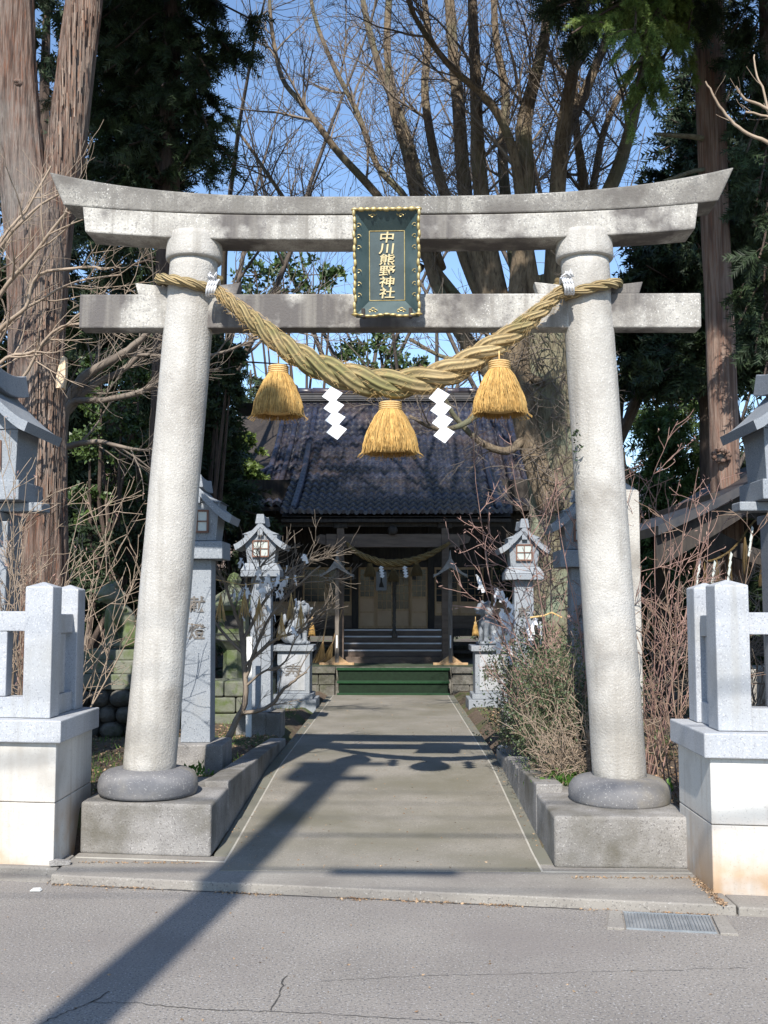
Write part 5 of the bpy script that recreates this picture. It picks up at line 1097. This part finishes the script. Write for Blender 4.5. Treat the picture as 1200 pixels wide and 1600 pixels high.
for i, (px, Y, yt, lb, L) in enumerate([(335, 20, -120, 'leafless tree behind the left half of the top beam', 2.4), (560, 31, 40, 'leafless tree behind the plaque, its twigs left of it', 2.2), (960, 19, -60, 'leafless tree behind the right pillar top', 2.2), (1100, 26, 380, 'leafless tree behind the bare pinkish cedar trunk', 2.0), (660, 29, 240, 'far leafless tree in the gap under the rope', 2.2), (1190, 22, 420, 'leafless tree above the pavilion roof at right', 1.8), (800, 27, 100, 'leafless tree behind the huge bare tree', 2.4)]):
    q = at(px, yt, Y); bare(lb, q.x, Y, q.z, .16, 60+i, 6, L=L, dens=5, group=G2, rmin=.0045)

# --- traced bare branches near the left (cherry) ---
CH = thing('bare_cherry_tree', 'leafless cherry with pale brown twigs spreading in front of the twin cedar', 'tree', at(-60, 1150, 9.2)); oc = -Vector(CH.location); tw = Twigs()
def tl(tw, L_, Ya, Yb, n=8, L=.6, dep=1, rmin=.0020, bend=Vector((0, 0, .05)), spread=.7):
    P_, Rr = pxl(L_, Ya, Yb); Q = spline([(*p, r) for p, r in zip(P_, Rr)], 4); QP = [Vector(q[:3])+rdir()*.006 for q in Q]; QR = [q[3] for q in Q]; tw.add(QP, QR); branchlets(tw, QP, QR, n, L, dep, R3, bend, .22, .1, spread, rmin)
for a in [([(-60, 1150, 12), (-60, 800, 11), (-70, 600, 10), (-60, 500, 9)], 9.2, 9.2, 2), ([(-62, 560, 8), (0, 460, 5), (50, 400, 4), (90, 350, 3.4), (112, 318, 2.4)], 9.2, 8.6, 12), ([(-62, 600, 7), (0, 515, 5), (40, 480, 4), (60, 430, 3.5), (130, 418, 3), (170, 420, 2)], 9.2, 8.7, 12), ([(-60, 500, 6), (-10, 400, 4), (50, 330, 3), (100, 300, 2)], 9.2, 9.0, 12), ([(-62, 640, 7), (10, 510, 4), (60, 470, 3), (120, 440, 2.4), (190, 430, 1.8)], 9.2, 9.2, 14), ([(-60, 620, 6), (10, 560, 4), (60, 545, 3), (140, 480, 2.2), (210, 470, 1.8)], 9.2, 8.9, 12), ([(-60, 540, 6), (0, 380, 3.6), (40, 330, 3), (80, 260, 2.2)], 9.2, 9.3, 10), ([(-60, 680, 6), (30, 600, 3.6), (80, 520, 3), (150, 500, 2)], 9.2, 8.9, 12)]: tl(tw, [(x, y, r*.8) for x, y, r in a[0]], a[1], a[2], int(a[3]*.7), .7)
sub(tw.build('branches', twig_tan, CH, 4), oc)['kind'] = 'stuff'
BR = thing('bare_tree', 'small leafless tree with long grey boughs reaching right behind the left pillar', 'tree', at(88, 1130, 10.7)); og = -Vector(BR.location); tw = Twigs()
for a in [([(88, 1130, 12), (92, 800, 12), (96, 660, 11), (100, 610, 9)], 10.7, 10.7, 2), ([(98, 640, 10), (130, 590, 8), (180, 560, 6.5), (215, 535, 5.5), (235, 512, 4), (245, 470, 3)], 10.7, 10.4, 10), ([(98, 650, 8), (140, 605, 6), (190, 580, 5), (225, 545, 4)], 10.7, 10.8, 8), ([(97, 680, 8), (110, 630, 6), (160, 625, 5), (210, 615, 5), (250, 598, 5), (300, 560, 4.5), (340, 500, 4), (400, 475, 3.5), (440, 455, 2.5)], 10.7, 10.2, 16), ([(330, 520, 4), (380, 512, 3), (430, 500, 3), (480, 495, 2)], 10.3, 10.1, 12), ([(100, 650, 5), (150, 575, 3.5), (200, 555, 3), (330, 555, 2.5), (420, 520, 2)], 10.7, 10.5, 12), ([(97, 700, 6), (150, 690, 4), (200, 700, 3), (240, 706, 2)], 10.7, 10.3, 8)]: tl(tw, a[0], a[1], a[2], a[3], .7)
sub(tw.build('branches', twig_grey, BR, 5), og)['kind'] = 'stuff'
# near twigs at the right edge
RB_ = thing('bare_sapling', 'pale leafless sapling twigs curving in at the upper right edge', 'sapling', at(1235, 1150, 9)); oe = -Vector(RB_.location); tw = Twigs()
for a in [([(1235, 1150, 7), (1240, 700, 6), (1225, 300, 5), (1215, 240, 4)], 9, 9, 2), ([(1225, 240, 4), (1190, 218, 3.2), (1160, 205, 2.8), (1135, 180, 2.4), (1115, 150, 2), (1103, 127, 1.4)], 9, 8.9, 2), ([(1225, 190, 3), (1195, 168, 2.6), (1165, 155, 2.2), (1150, 135, 1.4)], 9, 8.9, 3), ([(1222, 190, 2.5), (1190, 180, 2), (1165, 174, 1.5)], 9, 9, 2), ([(1215, 250, 3), (1195, 150, 2), (1180, 110, 1.6), (1178, 85, 1.2)], 9, 9.1, 3)]: tl(tw, a[0], a[1], a[2], a[3], .25, 0)
sub(tw.build('branches', twig_tan, RB_, 5), oe)['kind'] = 'stuff'

# --- shrubs ---
def shrub(name, label, base, stems, mat, Lr, seed, lean=(0, 0), spread=.35, dens=7, tl_=.35, rmin=.0025, r0=.009, depth=1, bend=Vector((0, 0, .03)), radius=.2, leaf=None, cat='shrub', budn=0):
    r = random.Random(seed); t = thing(name, label, cat, base); tw = Twigs(); tips = []; B_ = Vector((0, 0, 0))
    for k in range(stems):
        a = r.uniform(0, 6.28); e = r.random(); p = Vector((radius*e*math.cos(a), radius*e*math.sin(a)*.7, -.05)); d = Vector((math.cos(a)*spread*r.uniform(.2, 1.2)+lean[0], math.sin(a)*spread+lean[1], 1)); L = r.uniform(*Lr)
        C = wander(p, d, L, 9, .10, bend, r); Rr = [r0*(1-.085*j) for j in range(10)]; tw.add(C, Rr); branchlets(tw, C, Rr, dens, tl_, depth, r, bend, .22, .2, .75, rmin, tips)
    st = tw.build('stems', mat, t, 4)
    if leaf:
        m_, per, size, fr = leaf; C = [tuple(x) for x in tips if r.random() < fr]; soup('leaves', leaf_cluster(C, [.10]*len(C), per, size), m_, t)
    if budn:
        C = np.array([tuple(x) for x in tips]); soup('buds', place(LEAF*np.array([.5, .5, 1]), np.repeat(C, budn, axis=0)+NR.normal(size=(len(C)*budn, 3))*.012, NR.normal(size=(len(C)*budn, 3))+np.array([0, 0, .8]), NR.uniform(.6, 1.3, len(C)*budn)*.028), twig_pink, t)['kind'] = 'stuff'
    return t, tips
shrub('bare_shrub', 'bare tan-twigged shrub standing behind the left stone fence', (-2.72, 8.0, .2), 20, twig_tan, (1.5, 2.6), 1, (.12, 0), .34, 6, .5, .0022, .008, 1, radius=.28, budn=1)
shrub('bare_shrub', 'thin bare shrub at the far left edge behind the fence post', (-3.5, 7.6, .2), 12, twig_tan, (1.2, 2.2), 2, (.15, 0), .35, 7, .4, .0022, .007, 1, budn=1)
shrub('bramble_shrub', 'reddish brown bramble behind the right pillar foot and fence', (2.05, 7.7, .2), 9, twig_red, (.9, 2.1), 3, (-.02, 0), .26, 6, .35, .0022, .007, 1, radius=.25)
shrub('bare_shrub', 'pale grey twiggy shrub beneath the pavilion roof', (2.75, 9.2, .2), 22, twig_grey, (.9, 2.0), 4, (-.05, 0), .35, 8, .4, .0025, .008, 1, radius=.35)
sh, tp1 = shrub('budding_shrub', 'tall arching reddish shrub with pink buds in front of the far right lantern', (1.42, 8.3, .18), 17, twig_pink, (1.5, 2.9), 5, (-.14, 0), .36, 7, .45, .0022, .007, 1, radius=.26, budn=2)
shrub('green_shrub', 'dense grey-green small leaved bush left of the right pillar', (1.30, 8.0, .18), 80, twig_tan, (.5, 1.15), 6, (-.03, 0), .17, 6, .22, .0018, .004, 1, radius=.30, leaf=(leaf_grey, 13, .022, 1))
shrub('green_shrub', 'smaller grey-green bush behind, by the kerb end', (1.26, 9.4, .15), 60, twig_tan, (.5, 1.2), 7, (-.04, 0), .2, 6, .26, .002, .004, 1, radius=.28, leaf=(leaf_grey, 12, .024, 1))
shrub('dry_brush', 'tangle of dry brown stems at the foot of the right pillar', (1.28, 7.55, .2), 70, twig_tan, (.35, .8), 8, (.0, -.03), .35, 5, .22, .0018, .0035, 1, radius=.22, bend=Vector((0, 0, -.03)))
shrub('budding_shrub', 'upright twig shrub with pink buds right of the right pillar', (1.98, 8.6, .2), 12, twig_pink, (1.6, 2.6), 9, (.1, 0), .3, 6, .5, .0022, .007, 1, radius=.15, budn=2)
# low fresh plants
def lowplants(label, base, w_, n, seed):
    r = np.random.default_rng(seed); t = thing('low_plant', label, 'plant', base); C = r.normal(size=(n, 3))*np.array([w_, w_*.6, .03])+np.array([0, 0, .06]); D = r.normal(size=(n, 3))+np.array([0, 0, 1.2]); soup('leaves', place(LEAF, C, D, r.uniform(.03, .065, n)), leaf_low, t)
    tw = Twigs()
    for c_ in C[::4]: tw.add([(c_[0], c_[1], -.08), tuple(c_)], [.002, .0015])
    tw.build('stalks', leaf_low, t, 3)
lowplants('patch of fresh green low leaves beside the right kerb stone', (1.22, 7.45, .30), .10, 620, 1); lowplants('few green leaves at the back of the right pillar foot', (1.72, 7.35, .26), .05, 160, 2); lowplants('small weeds behind the left pillar foot stone', (-1.5, 7.95, .27), .07, 60, 3)
# --- paper-tied plum, left ---
PM = thing('plum_tree', 'small dark crooked plum tree tied with white papers, left of the path', 'tree', at(352, 1150, 9.6)); op = -Vector(PM.location); tw = Twigs()
for a in [([(350, 1165, 8), (365, 1135, 7), (382, 1100, 6.5), (384, 1060, 6), (380, 1010, 6), (376, 970, 5)], 9.6, 9.6, 3), ([(372, 1115, 5), (400, 1112, 4.5), (425, 1100, 4), (445, 1075, 3.4), (465, 1060, 2.6), (480, 1050, 1.6)], 9.6, 9.4, 6), ([(384, 1060, 4.5), (400, 1010, 3.6), (425, 960, 3), (460, 920, 2.4), (500, 885, 1.6)], 9.6, 9.4, 12), ([(378, 985, 4.5), (365, 950, 3.4), (350, 910, 2.6), (335, 880, 1.8)], 9.6, 9.5, 9), ([(377, 975, 4), (390, 930, 3), (405, 890, 2.4), (430, 860, 1.6)], 9.6, 9.5, 10), ([(380, 1020, 4), (345, 985, 3), (330, 960, 2), (315, 935, 1.5)], 9.6, 9.7, 8), ([(382, 1040, 4), (430, 1000, 3), (470, 985, 2.2), (500, 960, 1.5)], 9.6, 9.3, 10), ([(379, 1000, 4), (420, 930, 3), (450, 895, 2.2), (490, 870, 1.5)], 9.6, 9.7, 12), ([(382, 1075, 3), (410, 1050, 2.4), (440, 1040, 2), (462, 1000, 1.4)], 9.6, 9.5, 8)]: tl(tw, [(x, y, r*.72) for x, y, r in a[0]], a[1], a[2], a[3], .42, 1, .0018)
sub(tw.build('branches', M('plum twig', [(.12, .095, .075), (.26, .21, .16)], 5, .85, 0), PM, 4), op)['kind'] = 'stuff'
# papers and straw tied to twigs
def knot_mesh(seed):
    r = random.Random(seed); b = MB(); P_ = [Vector((-.010, 0, -.035)), Vector((-.004, -.004, -.008)), Vector((.006, 0, .012)), Vector((-.006, .004, .010)), Vector((.004, -.003, -.010)), Vector((.014, .002, -.04-r.uniform(0, .02)))]
    rings = []
    for i, p in enumerate(P_): w_ = .008 if i in (1, 2, 3, 4) else .012; rings.append([p+Vector((-w_, -.001, 0)), p+Vector((w_, -.001, .002)), p+Vector((w_, .001, .002)), p+Vector((-w_, .001, 0))])
    b.loft(rings); me = bpy.data.meshes.new('knot'); me.from_pydata([tuple(v) for v in b.v], [], b.f); me.materials.append(paper); return me
KN = [knot_mesh(i) for i in range(4)]
def knots(P_, label, group):
    for i, p in enumerate(P_):
        o = bpy.data.objects.new('fortune_paper', KN[i % 4]); COL.objects.link(o); o.location = p; o.rotation_euler = (R3.uniform(-.3, .3), R3.uniform(-.4, .4), R3.uniform(0, 3)); o.scale = (R3.uniform(.9, 1.5),)*3; tag(o, label, 'fortune paper', group)
kp_ = []
for k in range(56): x = R3.gauss(415, 28) if k % 4 else R3.uniform(350, 480); y = 912+R3.gauss(0, 11)+(x-430)*-.15 if k % 4 else R3.uniform(850, 990); kp_.append(at(x, y, R3.uniform(9.35, 9.65)))
knots(kp_, 'white fortune paper strip knotted on the small plum tree left of the path', 'fortune papers on the left plum tree')
kp_ = []
for k in range(40):
    if k < 10: x = lerp(742, 790, R3.random()); y = 905+(x-742)*.7+R3.gauss(0, 8)
    elif k < 30: x, y = R3.gauss(788, 9), R3.uniform(930, 1030)
    else: x, y = R3.gauss(835, 7), R3.uniform(965, 1010)
    kp_.append(at(x, y, R3.uniform(8.1, 8.5)))
knots(kp_, 'white fortune paper strip knotted on the arching shrub right of the path', 'fortune papers on the right shrub')
for i, (x, y) in enumerate(((382, 925), (405, 935), (455, 930), (470, 945), (440, 960), (345, 930))):
    tw = Twigs(); c = at(x, y, 9.4)
    for j in range(34): a = R3.uniform(-1, 1); tw.add([Vector((0, 0, .02)), Vector((a*.015, R3.uniform(-.01, .01), -.06)), Vector((a*.05, R3.uniform(-.02, .02), -.19-R3.uniform(0, .05)))], [.003, .0022, .0014])
    o = tw.build('straw_hank', straw_band, None, 3); o.location = c; tag(o, 'frayed straw hank tied among papers on the left plum tree', 'straw hank', 'straw hanks on the left plum tree')
tag(MB().tube([at(x, y, 9.45) for x, y in ((335, 905), (380, 914), (430, 908), (475, 900))], .004, 5).build('tied_string', straw_band), 'thin straw string stretched between plum twigs carrying papers', 'string')
tag(MB().tube([at(x, y, 8.3) for x, y in ((828, 965), (850, 962), (862, 957), (878, 965))], .007, 6).build('tied_string', straw_band), 'short straw rope tied across the right shrub beside the far lantern', 'string')
# --- ground litter, moss tufts ---
def on_soil(n, xa, xb, ya, yb, seed, skip=True):
    r = random.Random(seed); o = []
    while len(o) < n:
        x, y = r.uniform(xa, xb), r.uniform(ya, yb)
        if skip and -1.3 < x < 1.1: continue
        o.append((x, y, gz(x, y)+.006))
    return np.array(o)
C = np.concatenate([on_soil(7000, -5, 5, 7, 12, 1), on_soil(5000, -2.6, 2.6, 7, 17, 2)]); D = NR.normal(size=C.shape)*np.array([1, 1, .25])
tag(soup('leaf_litter', place(LEAF, C, D, NR.uniform(.018, .045, len(C))), litter_m), kind='stuff')
C = np.concatenate([on_soil(5000, -3, 3, 10, 17.5, 3), on_soil(2500, -3.5, -1.2, 7.4, 9.5, 5)]); D = NR.normal(size=C.shape)*.35+np.array([0, 0, 1]); BL = np.array([(-.06, 0, 0), (.06, 0, 0), (0, .05, 1)], float)
tag(soup('grass_tufts', place(BL, C, D, NR.uniform(.02, .07, len(C))), leaf_low), kind='stuff')
# pine needles and dirt gathered along the kerb and the wall feet
C = []
for k in range(2600):
    x = R3.uniform(-2.0, 1.7); q = R3.random()
    if q < .55 and nv((x*3, 0, 5)) > -.05 + R3.uniform(-.1, .3): C.append((x, yk(x)-abs(R3.gauss(0, .022))-.004, .004))
    elif .55 <= q < .75: yy = R3.uniform(yk(1.7), 6.1); C.append((1.69-abs(R3.gauss(0, .02)), yy, .053))
    elif q >= .75 and nv((x*4, 3, 5)) > .0: s_ = R3.random(); C.append((R3.uniform(.95, 1.7) if s_ < .5 else R3.uniform(-1.9, -1.15), (6.12 if s_ < .5 else 6.43)-abs(R3.gauss(0, .015)), .054))
for k in range(420):
    x, y = R3.uniform(-1.0, .8), 6.3+11*R3.random()**1.6; C.append((x, y, pz(y)+.007))
for k in range(260): C.append((R3.gauss(-1.07, .03), R3.uniform(6.8, 16), .0)); C.append((R3.gauss(.9, .03), R3.uniform(6.8, 16), .0)); C[-1] = (C[-1][0], C[-1][1], pz(C[-1][1])+.006); C[-2] = (C[-2][0], C[-2][1], pz(C[-2][1])+.006)
for k in range(160): C.append((R3.uniform(-2.5, 2.2), R3.uniform(3.8, 5.6), .004))
C = np.array(C); tag(soup('kerb_debris', place(LEAF, C, NR.normal(size=C.shape)*np.array([1, 1, .2]), NR.uniform(.006, .02, len(C))), litter_m), kind='stuff')
for (x, y, s_) in ((1.02, 10.15, .05), (1.10, 10.0, .035), (-1.35, 12.6, .03), (1.2, 10.4, .07)):
    b = MB(); ell(b, (0, 0, 0), (s_*1.3, s_, s_*.5)); tag(b.build('pebble', granite_old, smooth=True, loc=(x, y, gz(x, y)+s_*.2)), 'loose rounded stone lying by the path edge', 'stone', 'loose stones by the path')
# ivy on the right pillar side
b = thing('ivy_sprig', 'small dark ivy sprig clinging to the left side of the right pillar', 'plant', at(902, 690, 6.68)); C = NR.normal(size=(34, 3))*np.array([.012, .012, .055]); soup('leaves', place(LEAF, C, NR.normal(size=C.shape)+np.array([-1, -.6, 0]), NR.uniform(.02, .035, 34)), leaf_dark, b)
